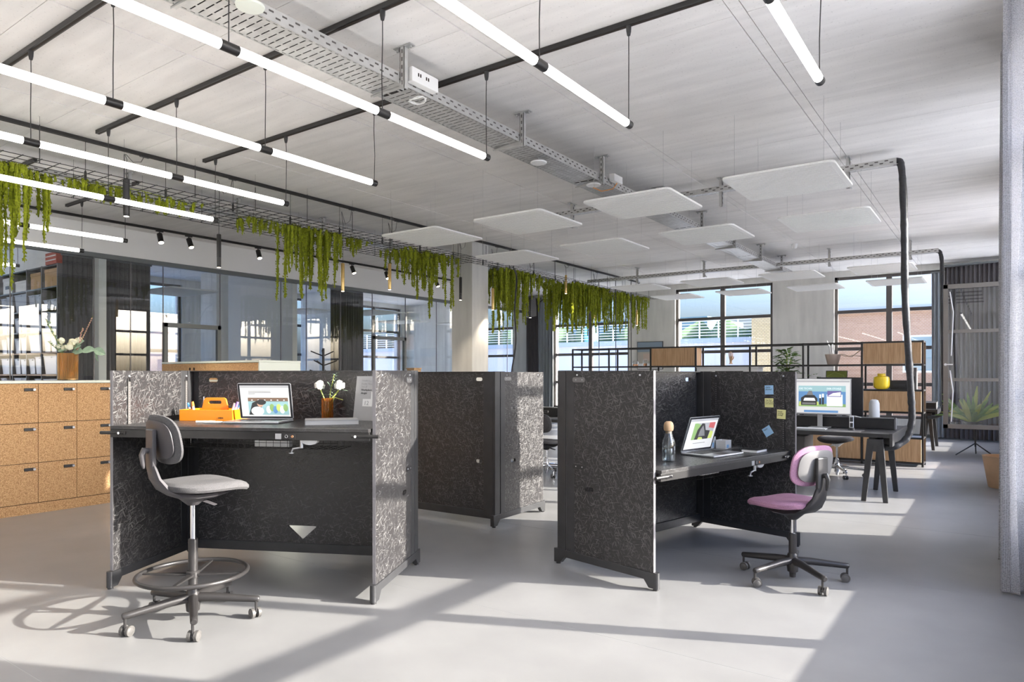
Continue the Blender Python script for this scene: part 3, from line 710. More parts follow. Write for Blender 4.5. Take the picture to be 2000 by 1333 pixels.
for i, (x, y, z) in enumerate(((-13.9, 7.6, 3.15), (-15.4, 6.9, 3.05), (-14.9, 11.6, 3.1), (-13.4, 12.5, 3.05), (-14.9, 15.2, 3.05), (-13.4, 16.3, 3.0))):
    t = thing('acoustic_panel', 'grey felt panel inside the meeting rooms, %s' % ['above the first door', 'left of the first door', 'above the second door, nearer', 'above the second door, farther', 'behind the column, left', 'behind the column, right'][i], 'acoustic panel', (x, y, z), 0, 'felt panels in the meeting rooms')
    plate('felt_board', rrect(-.7, .7, -.5, .5, .06), [], .035, 'felt', t, plane='XY', bev=.006)
    for a in (-.6, .6):
        for b in (-.4, .4): MB().tube([(a, b, .0), (a, b, CEIL - z - .006)], .0015, 4).build('wire', 'galv', t)
# hanging wire grid
gt = thing('wire_grid', 'long black wire mesh hung below the ceiling for trailing plants', 'wire grid', (0, 0, 3.5))
GX0, GX1, GY0, GY1 = -8.86, -7.53, .4, 17.6
def grid_piece(x0, x1, y0, y1):
    m = MB()
    nx = max(1, round((x1 - x0) / .148)); ny = round((y1 - y0) / .157)
    for i in range(nx + 1): x = x0 + (x1 - x0) * i / nx; m.box(x - .0037, x + .0037, y0, y1, -.003, .003)
    for j in range(ny + 1): y = y0 + (y1 - y0) * j / ny; m.box(x0, x1, y - .0037, y + .0037, .003, .009)
    m.build('mesh_panel', 'black', gt)
grid_piece(GX0, GX1, GY0, 5.0); grid_piece(GX0, GX1, 5.01, 9.9); grid_piece(-7.96, GX1, 9.91, 10.6); grid_piece(GX0, GX1, 10.61, 14.2); grid_piece(GX0, GX1, 14.21, GY1)
for k in range(21):
    y = 1.2 + k * .79
    for x, h in ((GX0 + .06, .22), (GX1 - .06, .22 if k % 2 else .3)):
        if 9.6 < y < 10.9 and x < -8.3: continue
        MB().tube([(x, y, -.02), (x, y, h + .05)], .0045, 5).tube([(x, y, h + .05), (x, y, CEIL - 3.506)], .0012, 4).build('hanger_rod', 'black', gt)
for k in range(18):
    y = 1.6 + k * .86
    MB().tube([(-7.9, y, .4), (-7.9, y, .02)], .003, 5).build('hanger_cable', 'blackp', gt); MB().lathe([(.005, -.03), (.013, -.028), (.013, .05), (.004, .075)], (-7.9, y, .02), 8).build('cable_grip', 'blackp', gt, True)
# cylinder pendants hung from the track
pend = [(3.71, 3.58, 'dgrey', 'black cylinder pendant above the row of short tassels, nearest the camera', .034), (4.81, 3.157, 'black', 'black cylinder pendant left of the big green tassels', .026), (6.77, 3.06, 'brass', 'brass cylinder pendant, nearest of the brass ones', .026), (7.72, 3.18, 'brass', 'brass cylinder pendant before the column, second brass one', .026),
        (9.47, 3.17, 'black', 'black cylinder pendant in front of the concrete column', .026), (10.43, 3.07, 'brass', 'brass cylinder pendant at the right edge of the column', .026), (11.71, 3.01, 'black', 'black cylinder pendant beside the loudspeaker', .026), (13.13, 3.64, 'brass', 'brass cylinder pendant hung high inside the green tassels', .026), (14.48, 3.19, 'brass', 'brass cylinder pendant before the far left window', .026), (16.8, 3.15, 'brass', 'farthest brass cylinder pendant against the concrete pier', .026)]
for y, zt, m_, lb, r_ in pend:
    t = thing('cylinder_pendant', lb, 'pendant light', (-7.84, y, zt), 0, 'cylinder pendants')
    MB().lathe([(r_ * .8, 0), (r_, -.008), (r_, -.29)], (0, 0, 0), 20).build('body', m_, t, True)
    MB().lathe([(r_ * .97, -.292), (r_ * .97, -.40), (r_ * .8, -.41)], (0, 0, 0), 20).build('lower_sleeve', m_ if m_ != 'dgrey' else 'black', t, True)
    MB().lathe([(r_ * .7, -.405), (r_ * .72, -.412)], (0, 0, 0), 16).build('lens', 'lamp', t)
    top = CEIL - .05 - zt
    MB().tube([(0, 0, 0), (.004, 0, top * .35), (-.006, .01, top * .7), (-.03, .0, top * .9), (-.05, .02, top * .93), (-.06, .1, top * .72), (-.06, .19, top * .8), (-.06, .22, top)], .0035, 5).build('cord', 'blackp', t, True)
    MB().box(-.08, -.04, .18, .28, top, top + .015).build('track_adapter', 'blackp', t)
def lamp(parent, loc, d_, watts, size=80):
    ld = bpy.data.lights.new('lamp_light', 'SPOT'); ld.energy = watts; ld.spot_size = R(size); ld.spot_blend = .8; ld.shadow_soft_size = .03; ld.color = (1, .86, .68)
    lo = bpy.data.objects.new('lamp_light', ld); COL.objects.link(lo); lo.parent = parent; lo.location = loc; lo.rotation_euler = (-Vector(d_)).to_track_quat('Z', 'Y').to_euler()
for o in [c for c in COL.objects if c.name.startswith('cylinder_pendant')]: lamp(o, (0, 0, -.43), (0, 0, -1), 25, 95)
# spotlights on the second track
for i, y in enumerate((6.11, 6.63, 8.03, 10.4, 11.45, 13.2)):
    t = thing('spotlight', 'black spotlight on the bulkhead track, %s from the left' % ['first', 'second', 'third', 'fourth', 'fifth', 'sixth'][i], 'spotlight', (-11.75, y, CEIL - .05), 0, 'track spotlights')
    MB().box(-.018, .018, -.06, .06, -.012, .01).tube([(0, 0, 0), (0, 0, -.06)], .01, 8).build('mount', 'blackp', t)
    d_ = Vector((.45, .12 * (i % 2) - .05, -1)).normalized(); a = Vector((0, 0, -.05))
    MB().tube([a, a + d_ * .17], .045, 18).build('can', 'black', t, True)
    MB().tube([a + d_ * .168, a + d_ * .174], .038, 18).build('lens', 'lamp', t)
    lamp(t, a + d_ * .18, d_, 30, 140)
# loudspeaker at the far end
t = thing('loudspeaker', 'black loudspeaker tilted on a wall arm at the far left corner', 'speaker', (-11.6, 17.3, 3.50), R(-30))
MB().hexa([(-.2, -.15, -.3), (.2, -.15, -.3), (.14, .15, -.3), (-.14, .15, -.3)], [(-.2, -.15, .3), (.2, -.15, .3), (.14, .15, .3), (-.14, .15, .3)]).build('cabinet', 'blackp', t, bev=.015, rot=(R(12), R(14), 0))
MB().tube([(0, .12, 0), (.1, .3, .15), (.15, .42, .25)], .02).build('wall_arm', 'black', t, True)
MB().box(-.17, .17, -.158, -.15, -.27, .27).build('grille', 'dgrey', t, rot=(R(12), R(14), 0))

# trailing tassel plants on the grid
def tassels(y0, y1, n_, lmin, lmax, lb, seed, thick=1.0, xs=(-8.7, -7.7), prob=None):
    r_ = random.Random(seed); t = thing('trailing_plant', lb, 'hanging plant', (-8.2, (y0 + y1) / 2, 3.5), 0, 'trailing tassel plants')
    m = MB(); cx, cy = -8.2, (y0 + y1) / 2
    def strand(x, y, L, th):
        k = max(4, int(L / .035)); path = []; rad = []
        px, py = x, y
        for i in range(k + 1):
            q = i / k; px += r_.uniform(-.004, .004); py += r_.uniform(-.004, .004)
            path.append((px - cx, py - cy, .02 - L * q)); rad.append(th * (1 - .45 * q) * r_.uniform(.5, 1.35) * (.4 if i in (0, k) else 1))
        m.tube(path, rad, 5)
        for i in range(int(L / .012)):     # little tufts
            q = r_.random(); a = r_.uniform(0, 6.28); rr_ = th * (1.35 - .5 * q); s_ = r_.uniform(.006, .013)
            c = path[min(k, int(q * k))]; c = (c[0] + math.cos(a) * rr_, c[1] + math.sin(a) * rr_, c[2])
            m._add([(c[0] - s_, c[1], c[2]), (c[0], c[1] + s_, c[2] - s_), (c[0] + s_, c[1] - s_ * .5, c[2] + s_ * .4), (c[0], c[1], c[2] - s_ * 2.2)], [(0, 1, 2), (0, 3, 1), (1, 3, 2), (2, 3, 0)])
    for i in range(int(n_ * 1.35)):
        g_ = r_.random(); x = r_.uniform(*xs); y = r_.uniform(y0, y1)
        L = lmin + (lmax - lmin) * (r_.random() ** 1.4)
        if prob: L *= prob((y - y0) / (y1 - y0))
        strand(x, y, max(.08, L), r_.uniform(.013, .026) * thick)
    for i in range(int(n_ * 1.2)):
        x = r_.uniform(xs[0], xs[1]); y = r_.uniform(y0, y1); strand(x, y, r_.uniform(.04, .14), r_.uniform(.012, .022) * thick)
    m.build('tassels', 'tassel', t)['kind'] = 'stuff'
    MB().tube([(xs[0] + .2 - cx, y0 - cy, .02), (xs[0] + .3 - cx, 0, .03), (xs[1] - .2 - cx, y1 - cy, .02)], .006, 5).build('vine', 'stem', t, True)
tassels(2.30, 2.80, 34, .35, 1.30, 'largest green tassel plant at the left edge of the picture', 1, 1.15, (-8.5, -7.9))
tassels(2.82, 3.12, 12, .35, .75, 'green tassel plant second from the left, thin strands', 2, 1.1, (-8.45, -8.05))
tassels(3.2, 4.7, 34, .08, .22, 'sparse garland of short green tassels beside the black pendant', 3, .9, (-8.3, -7.95))
tassels(5.3, 6.0, 18, .08, .22, 'sparse short green tassels left of the big tassel plant', 4, .9, (-8.4, -8.0))
tassels(5.98, 6.82, 34, .3, 1.05, 'big green tassel plant before the white bulkhead', 5, 1.2, (-8.5, -7.9))
tassels(6.95, 7.5, 12, .06, .38, 'small green tassel plant between the brass pendants', 6, .9, (-8.4, -8.0))
tassels(8.1, 9.5, 48, .2, 1.0, 'wide green tassel plant left of the column', 7, 1.25, (-8.5, -7.8), lambda q: .35 + .9 * q)
tassels(10.75, 12.1, 64, .3, 1.35, 'green tassel plant right of the column', 8, 1.3, (-8.5, -7.8), lambda q: 1.05 - .25 * q)
tassels(12.4, 13.3, 16, .08, .3, 'short green tassels beside the loudspeaker', 9, 1.1, (-8.4, -7.9))
tassels(13.3, 15.1, 95, .4, 1.15, 'dense green tassel plant before the far left window', 10, 1.5, (-8.6, -7.7))
tassels(15.5, 17.3, 60, .2, 1.05, 'farthest green tassel plant at the end of the grid', 11, 1.4, (-8.6, -7.7))
# ================================================================ WORK BAYS
BW, BD, BH = 1.83, .86, 1.45
def slot(cx, cz, w_=.085, h=.034):
    return list(reversed(rrect(cx - w_ / 2, cx + w_ / 2, cz - h / 2, cz + h / 2, h * .49)))
def work_bay(label, loc, rz, dz, tri=False, fr=0.0):
    t = thing('work_bay', label, 'desk booth', (*loc, 0), rz)
    # back board in two cheeks with hand slots
    bo = [(.08, .14), (BW - .08, .14), (BW - .08, BH), (.08, BH)]
    holes = [slot(.20, 1.38), slot(.20, .60), slot(BW - .20, 1.38), slot(BW - .20, .60)]
    if tri: holes.append(list(reversed(rpoly([(.82, .272), (1.066, .272), (.943, .165)], .022))))
    bp = plate('back_panel', bo, holes, .018, 'osb', t, loc=(0, BD - .045, 0))
    for x, nm in ((0, 0), (BW, 1)):
        f_ = -.02 + (fr if nm else 0)
        so_ = [(f_, .115), (BD - .17, .115), (BD - .17, BH), (f_, BH)]
        sh = [slot(.545, .595)]
        s_ = 1
        p = plate('side_panel', so_, sh, .02, 'osb', t, loc=(x, 0, 0), rot=(0, 0, R(90)))
        MB().box(f_ - .0005, f_ + .001, -.0105, .0105, .115, BH).build('front_edge', 'edge', p)
        # corner post: folded metal channel, round the corner
        out = -1 if x == 0 else 1
        MB().box(x - .013, x + .013, BD - .17, BD - .095, .10, BH + .004).build('corner_post', 'dgrey', t, bev=.002)
        MB().box(x - .013, x + .013, BD - .085, BD, .10, BH + .004).build('corner_post', 'dgrey', t, bev=.003)
        MB().box(x - .004, x + .004, BD - .1, BD - .08, .10, BH).build('post_seam', 'edge', t)
        xi = (x + .013, x + .12) if x == 0 else (x - .12, x - .013)
        MB().box(xi[0], xi[1], BD - .02, BD, .10, BH + .003).build('corner_post', 'dgrey', t, bev=.002)
        # base rail with shaped feet
        rail = [(f_ - .02, .115), (f_ - .02, .012), (f_ + .035, .012), (f_ + .075, .062), (BD - .075, .062), (BD - .03, .012), (BD + .03, .012), (BD + .03, .115)]
        r_ = MB(); r_.prism([(a, b) for a, b in rail], -.02, .02); r_.build('base_rail', 'dgrey', t, bev=.003, loc=(x, 0, 0), rot=(0, 0, R(90)))
        MB().lathe([(.021, .012), (.021, .118)], (x, f_ - .015, 0), 14).build('foot_post', 'dgrey', t, True)
        for yy in (f_ - .01, BD): MB().lathe([(.018, 0), (.018, .009), (.008, .014)], (x, yy, 0), 12).build('glide', 'blackp', t, True)
        # cover plates and rivets
        for zz in (1.385, .75):
            e = out * .0115
            plate('cover_plate', rrect(BD - .275, BD - .155, zz - .018, zz + .018, .016), [], .004, 'shellg' if zz > 1 else 'blackp', t, loc=(x + e, 0, 0), rot=(0, 0, R(90)))
            for yy in (BD - .25, BD - .19): MB().sphere((x + out * .014, yy, zz), .004, 6, 4).build('rivet', 'alu', t)
        for yy in (.09, BD - .2): MB().sphere((x + out * .012, yy, 1.42), .007, 8, 5).build('bolt', 'alu', t)
        # perforated hanging straps inside
        for yy in ((.125, BD - .115) if not (fr and nm) else (.0, .635)):
            xi_ = x + (.016 if x == 0 else -.016)
            m_ = 'rim' if not fr and dz > 1 else 'blackp'
            s_ = MB().box(xi_ - .0015, xi_ + .0015, yy - .012, yy + .012, dz, 1.375).build('strap', m_, t)
            hl = MB()
            for k in range(int((1.36 - dz) / .018)): hl.box(xi_ - .0022, xi_ + .0022, yy - .005, yy + .005, dz + .012 + k * .018, dz + .016 + k * .018)
            hl.build('strap_slots', 'edge', s_)
            MB().tube([(xi_, yy - .014, 1.375), (xi_, yy - .008, 1.395), (xi_, yy, 1.415), (xi_, yy + .008, 1.395), (xi_, yy + .014, 1.375)], .004, 6).build('strap_loop', 'blackp', t, True)
            MB().sphere((xi_, yy, 1.412), .008, 8, 5).build('bolt', 'alu', t)
    MB().box(.02, BW - .02, BD - .065, BD - .02, .07, .14).build('back_rail', 'dgrey', t, bev=.002)
    MB().box(.02, BW - .02, BD - .066, BD - .02, BH - .004, BH + .003).build('top_edge', 'dgrey', t)
    # desk
    MB().box(.022, BW - .022, -.06, BD - .075, dz - .022, dz).build('tabletop', 'osbtop', t, bev=.002)
    MB().box(.02, BW - .02, -.056, -.036, dz - .075, dz - .0225).build('apron', 'black', t, bev=.002)
    for x, d_ in ((.1, -1), (BW - .1, 1)):
        MB().tube([(x - d_ * .03, -.062, dz - .045), (x + d_ * .145, -.062, dz - .045)], .0115, 8).build('clamp_arm', 'black', t, True, bev=0)
        MB().tube([(x, -.082, dz - .045), (x, -.05, dz - .045)], .008, 10).build('clamp_knob', 'chrome', t, True)
    # outlet labels, crank, basket, power strip
    for k, (x, m_) in enumerate(((1.19, 'alu'), (1.245, 'blackp'), (1.285, 'blackp'))):
        MB().box(x, x + .04, -.059, -.0555, dz - .07, dz - .035).build('socket_label', m_, t)
    MB().ring((1.265, 0, 0), .009, .0012, 14, 4).build('icon', 'alu', t, loc=(0, -.0595, dz - .052), rot=(R(90), 0, 0))
    MB().ring((1.305, 0, 0), .006, .0025, 12, 4).build('icon', 'copper', t, loc=(0, -.0595, dz - .052), rot=(R(90), 0, 0))
    MB().prism([(math.cos(a) * .055, min(0, math.sin(a)) * .03) for a in [R(180 + 180 * k / 14) for k in range(15)]], -.02, .01).build('crank_disc', 'whitep', t, loc=(1.40, .0, dz - .078))
    MB().tube([(1.34, .0, dz - .08), (1.34, .0, dz - .13)], .012, 10).tube([(1.34, 0, dz - .125), (1.28, 0, dz - .135), (1.27, 0, dz - .16)], .006, 8).lathe([(.018, 0), (.018, .006)], (1.27, 0, dz - .165), 12).build('crank', 'alu', t, True)
    bk = MB(); z1 = dz - .075; z0 = dz - .15
    for k in range(28):
        x = .18 + k * .05; bk.tube([(x, .12, z1), (x, .12, z0), (x, .34, z0), (x, .34, z1)], .0016, 4)
    for yy, zz in ((.12, z1), (.12, (z0 + z1) / 2), (.12, z0), (.19, z0), (.27, z0), (.34, z0), (.34, z1)): bk.tube([(.18, yy, zz), (1.53, yy, zz)], .0016, 4)
    bk.build('wire_basket', 'black', t)
    MB().box(.9, 1.15, .2, .25, z0 + .002, z0 + .045).build('power_strip', 'whitep', t, bev=.003)
    return t
LO, LA, LZ = (-4.82, 2.2), R(26), 1.085
RO, RA, RZ = (-1.87, 4.24), R(77.3), .79
MO, MA = (-3.86, 5.97), R(182)
def L2(o, a, x, y, z=0): return (o[0] + x * math.cos(a) - y * math.sin(a), o[1] + x * math.sin(a) + y * math.cos(a), z)
work_bay('left black strand-board booth with standing-height desk, beside the cork lockers', LO, LA, LZ, tri=True)
work_bay('right black strand-board booth with sticky notes and low desk, mauve chair in front', RO, RA, RZ, fr=-.08)
work_bay('middle black strand-board booth seen from behind, between the other two', MO, MA, 1.085, tri=False)

# ================================================================ CHAIRS
def caster(parent, M, b):
    a = MB(); q = .029
    for s_ in (-1, 1): a.tube([M @ Vector((0, s_ * .010, .029)), M @ Vector((0, s_ * .027, .029))], q, 18)
    c = a.build('caster', 'tyre', parent, True)
    r_ = MB()
    for s_ in (-1, 1): r_.tube([M @ Vector((0, s_ * .026, .029)), M @ Vector((0, s_ * .0285, .029))], [.021, .017], 18)
    r_.tube([M @ Vector((0, -.012, .029)), M @ Vector((0, .012, .029))], .013, 10); r_.build('caster_hub', 'rim', c, True)
    MB().tube([M @ Vector((.012, 0, .036)), M @ Vector((.012, 0, .10))], .008, 8).build('caster_stem', b, c, True)
def se(t, a, b, n=3.2):
    c, s_ = math.cos(t), math.sin(t); return (a * math.copysign(abs(c) ** (2 / n), c), b * math.copysign(abs(s_) ** (2 / n), s_))
def swivel_chair(name, label, loc, rz, zs, phase, fab, shell, shellb, ring=False, chrome_base=False, back=True):
    t = thing(name, label, 'chair', (*loc, 0), rz)
    b = 'chrome' if chrome_base else 'base'
    # star base
    hub = MB().lathe([(.03, .055), (.036, .06), (.04, .10), (.036, .17), (.030, .185)], (0, 0, 0), 20); hub.build('hub', b, t, True)
    for k in range(5):
        a = phase - rz + k * 2 * math.pi / 5; d_ = Vector((math.cos(a), math.sin(a), 0))
        MB().tube([d_ * .02 + Vector((0, 0, .135)), d_ * .12 + Vector((0, 0, .132)), d_ * .33 + Vector((0, 0, .112)), d_ * .362 + Vector((0, 0, .109)), d_ * .368 + Vector((0, 0, .108))], [.027, .025, .0195, .019, .014], 14).build('leg', b, t, True)
        tw = rnd.uniform(-.9, .9) + a
        caster(t, Matrix.Translation(d_ * .345) @ Matrix.Rotation(tw, 4, 'Z'), b)
    # column
    if ring:
        MB().lathe([(.026, .17), (.026, .47), (.022, .475)], (0, 0, 0), 20).build('column_sleeve', 'base', t, True)
        MB().lathe([(.0155, .47), (.0155, zs - .12)], (0, 0, 0), 20).build('gas_spring', 'chrome', t, True)
        MB().ring((0, 0, .275), .295, .0125, 56, 10).build('foot_ring', 'base', t, True)
        for k in range(4):
            a = R(38) - rz + k * math.pi / 2; d_ = Vector((math.cos(a), math.sin(a), 0)); n_ = Vector((-d_.y, d_.x, 0))
            p0, p1 = d_ * .03 + Vector((0, 0, .262)), d_ * .285 + Vector((0, 0, .268))
            MB().hexa([p0 - n_ * .02, p0 + n_ * .02, p0 + n_ * .02 + Vector((0, 0, .012)), p0 - n_ * .02 + Vector((0, 0, .012))], [p1 - n_ * .008, p1 + n_ * .008, p1 + n_ * .008 + Vector((0, 0, .008)), p1 - n_ * .008 + Vector((0, 0, .008))]).build('ring_spoke', 'base', t, bev=.002)
        MB().lathe([(.034, .25), (.036, .258), (.036, .284), (.031, .29)], (0, 0, 0), 20).build('ring_collar', 'base', t, True)
    else:
        MB().lathe([(.026, .12), (.026, .32 if not chrome_base else .24), (.022, .325 if not chrome_base else .245)], (0, 0, 0), 20).build('column_sleeve', b, t, True)
        MB().lathe([(.0155, .24), (.0155, zs - .12)], (0, 0, 0), 20).build('gas_spring', 'chrome', t, True)
        MB().lathe([(.02, .02), (.024, .06)], (0, 0, 0), 14).build('column_foot', b, t, True)
    # mechanism cone
    MB().lathe([(.03, zs - .145), (.036, zs - .14), (.075, zs - .105), (.10, zs - .085)], (0, 0, 0), 20).build('mechanism', shellb, t, True)
    MB().hexa([(.02, -.03, zs - .12), (.03, -.03, zs - .105), (.03, .0, zs - .105), (.02, .0, zs - .12)], [(.08, -.10, zs - .15), (.10, -.10, zs - .143), (.10, -.075, zs - .143), (.08, -.075, zs - .15)]).build('lever', shellb, t, bev=.003)
    # seat pad
    def seat(u, v):
        a = u * 2 * math.pi
        rr = [0, .5, .82, .94, 1.0, 1.0, .95, .6, 0][int(round(v * 8))]
        zz = [0, .002, -.002, -.009, -.022, -.038, -.052, -.055, -.055][int(round(v * 8))]
        x, y = se(a, .235 * rr, .225 * rr, 2.7); y *= 1 - .10 * (x / .235 if x < 0 else 0) ** 2
        dr = -.030 * max(0, (x - .07) / .165) ** 2 + .018 * max(0, (-x - .08) / .155) ** 2 - .008 * (1 - min(1, abs(y) / .2))
        return (x + .06, y, zs + zz + dr)
    MB().surf(seat, 40, 8, closed_u=True).build('seat', fab, t, True)
    # spine: under-seat pan sweeping up behind
    path = [(.20, -.062, .17, .006), (.12, -.075, .22, .02), (.03, -.085, .25, .035), (-.07, -.085, .25, .042), (-.15, -.068, .22, .042), (-.21, -.03, .18, .036), (-.252, .03, .14, .03), (-.272, .10, .11, .026), (-.278, .17, .095, .022), (-.272, .235, .09, .018), (-.265, .285, .088, .014), (-.262, .305, .084, .008)]
    m = MB(); pr_ = []
    for i, (x, z, w_, th) in enumerate(path):
        p, q = path[max(0, i - 1)], path[min(len(path) - 1, i + 1)]
        tx, tz = q[0] - p[0], q[1] - p[1]; l = math.hypot(tx, tz); nx, nz = tz / l, -tx / l      # outward (down/back)
        pr_.append([(x + .045 + nx * th * c1, y_ * w_ / 2, zs + z + nz * th * c1) for y_, c1 in ((-1, -.15), (-.8, -.5), (.8, -.5), (1, -.15), (.9, .3), (.45, .5), (-.45, .5), (-.9, .3))])
    vs = [p for r_ in pr_ for p in r_]; k = 8
    fs = [(i * k + j, i * k + (j + 1) % k, (i + 1) * k + (j + 1) % k, (i + 1) * k + j) for i in range(len(path) - 1) for j in range(k)] + [tuple(range(k)), tuple((len(path) - 1) * k + j for j in reversed(range(k)))]
    m._add(vs, fs)
    if back:
        m.build('spine', shellb, t, True)
        def backpad(off0, off1, ax, az, cz=.245, rims=(0, .6, .9, 1.0, 1.0, .9, .6, 0)):
            def f(u, v):
                a = u * 2 * math.pi; i = int(round(v * 7)); rr = rims[i]
                y, z = se(a, ax * rr, az * rr, 3.0)
                tt = [1, 1, .9, .65, .35, .1, 0, 0][i]
                x = -.203 + off0 + (off1 - off0) * tt + .42 * y * y * 1.6 - .02 * ((z) / .14) ** 2 * 0 - .05 * (z / .14) * .5
                return (x, y, zs + cz + z)
            return f
        MB().surf(backpad(.008, .045, .205, .138), 44, 7, closed_u=True).build('backrest', fab, t, True)
        MB().surf(backpad(-.006, .010, .172, .108), 40, 7, closed_u=True).build('backrest_shell', shell, t, True)
        MB().box(-.24, -.217, -.052, .052, zs + .10, zs + .305).build('spine_sleeve', shellb, t, bev=.006)
        c0 = Vector((-.245, -.0, zs + .165))
        MB().tube([c0 + Vector((.01, 0, .02)), c0 + Vector((-.02, 0, .025)), c0 + Vector((-.03, 0, 0)), c0 + Vector((-.025, 0, -.05)), c0 + Vector((-.02, 0, -.075))], [.016, .019, .016, .012, .006], 10).build('back_lever', shellb, t, True)
    return t
swivel_chair('counter_chair', 'tall grey swivel chair with foot ring before the left booth', (-3.80, 2.17), R(83), .815, R(-29), 'fabric', 'shell', 'shell', ring=True)
swivel_chair('task_chair', 'mauve upholstered swivel chair with black shell before the right booth', (-1.165, 5.01), R(155), .565, R(27), 'pink', 'shellg', 'shellb')
swivel_chair('task_chair', 'grey padded stool seat on a polished star base under the trestle desk', (-1.85, 10.5), R(-95), .56, R(10), 'fabric', 'shell', 'whitep', chrome_base=True, back=False)
swivel_chair('task_chair', 'small grey chair mostly hidden behind the middle booth', (-5.25, 8.25), R(85), .5, R(30), 'fabric', 'shell', 'shellb', chrome_base=True)

# ================================================================ THINGS ON THE LEFT DESK
def laptop(label, o, a, x, y, z, rz, w_, d_, open_deg, kind):
    t = thing('laptop', label, 'laptop', L2(o, a, x, y, z), a + rz)
    plate('base', rrect(-w_ / 2, w_ / 2, -d_, 0, .012), [], .014, 'alu', t, loc=(0, 0, .009), plane='XY', bev=.003)
    kb = MB()
    for i in range(13):
        for j in range(5): kx = -w_ * .42 + i * w_ * .0655; ky = -.03 - j * d_ * .1; kb.box(kx, kx + w_ * .054, ky - d_ * .075, ky, .0155, .0175)
    kb.build('keyboard', 'blackp', t); MB().box(-w_ * .16, w_ * .16, -d_ * .95, -d_ * .64, .0158, .0164).build('touchpad', 'rim', t)
    Mx = Matrix.Translation((0, -.002, .018)) @ Matrix.Rotation(R(open_deg - 90), 4, 'X') @ Matrix.Rotation(0, 4, 'Z')
    h = d_ * .98
    lid = plate('lid', rrect(-w_ / 2, w_ / 2, 0, h, .012), [], .006, 'alu', t, loc=(0, 0, 0)); lid.data.transform(Mx @ Matrix.Translation((0, .004, 0)))
    def pl(x0, x1, z0, z1, m_, dy, nm='picture'):
        q = MB().box(x0, x1, dy - .0004, dy, z0, z1); q.v = [tuple(Mx @ Vector(p)) for p in q.v]; return q.build(nm, m_, lid)
    def pp(poly, m_, dy, nm='picture'):
        q = MB().prism(poly, dy - .0004, dy); q.v = [tuple(Mx @ Vector(p)) for p in q.v]; return q.build(nm, m_, lid)
    pl(-w_ * .488, w_ * .488, .006, h * .985, 'bezel', -.0005, 'bezel')
    pl(-w_ * .455, w_ * .455, h * .07, h * .94, 'screen', -.0012, 'screen')
    pl(-w_ * .455, w_ * .455, h * .875, h * .94, 'scr_bar', -.002)
    if kind == 0:
        for k in range(3): pl(-w_ * .30, -w_ * .30 + w_ * (.42 if k < 2 else .12), h * (.77 - .035 * k), h * (.785 - .035 * k), 'scr_txt', -.002, 'caption')
        X0, X1, Z0, Z1 = -w_ * .32, w_ * .43, h * .12, h * .60
        pl(X0, X1, Z0, Z1, 'scr_teal', -.002); pl(X0, X1, Z1 - h * .10, Z1, 'scr_brown', -.0026)
        W_, H_ = X1 - X0, Z1 - Z0
        E_ = lambda cx, cz, rx, rz_, n_=16: [(X0 + W_ * cx + W_ * rx * math.cos(2 * math.pi * i / n_), Z0 + H_ * cz + H_ * rz_ * math.sin(2 * math.pi * i / n_)) for i in range(n_)]
        pp([(X0, Z0), (X0 + W_ * .22, Z0), (X0 + W_ * .30, Z0 + H_ * .3), (X0 + W_ * .38, Z0 + H_ * .75), (X0 + W_ * .25, Z0 + H_ * .85), (X0 + W_ * .1, Z0 + H_ * .7)], 'scr_dark', -.003)
        pp(E_(.30, .66, .08, .2), 'scr_skin', -.0034); pp(E_(.33, .74, .12, .16), 'scr_dark', -.0038)
        pp(E_(.22, .22, .16, .26), 'scr_white', -.0042)
        for k, m_ in enumerate(('scr_white', 'scr_green', 'scr_blue', 'scr_lime', 'scr_white', 'scr_green')): pp(E_(.5 + k * .085, .30 + .12 * (k % 2), .06, .22), m_, -.003 - .0002 * k)
        for k in range(6): pp(E_(.1 + k * .16, .86, .02, .035, 8), 'scr_white', -.0032)
    else:
        X0, X1, Z0, Z1 = -w_ * .30, w_ * .38, h * .34, h * .82
        pl(X0, X1, Z0, Z1, 'scr_bar', -.002); W_, H_ = X1 - X0, Z1 - Z0
        q = lambda P_: [(X0 + W_ * x_, Z0 + H_ * z_) for x_, z_ in P_]
        pp(q([(0, 0), (.18, 0), (.3, .9), (.12, 1), (0, 1)]), 'scr_green', -.0025)
        pp(q([(.15, .0), (.8, .0), (.82, .5), (.6, .55), (.48, .95), (.35, .98), (.2, .6)]), 'scr_dark', -.003); pp(q([(.3, .2), (.62, .2), (.55, .5), (.42, .85), (.33, .6)]), 'scr_txt', -.0034)
        pp(q([(.8, .02), (1, .02), (1, .4), (.86, .5)]), 'scr_lime', -.0034); pp(q([(.72, .7), (1, .62), (1, 1), (.72, 1)]), 'scr_red', -.0034); pp(q([(.3, 0), (.55, 0), (.5, .12), (.33, .15)]), 'scr_lime', -.0038)
        pl(-w_ * .2, w_ * .2, h * .225, h * .24, 'scr_txt', -.002, 'caption')
    return t
laptop('open silver laptop showing a page with a photo, on the standing desk', LO, LA, .815, .52, LZ, R(5), .395, .27, 103, 0)
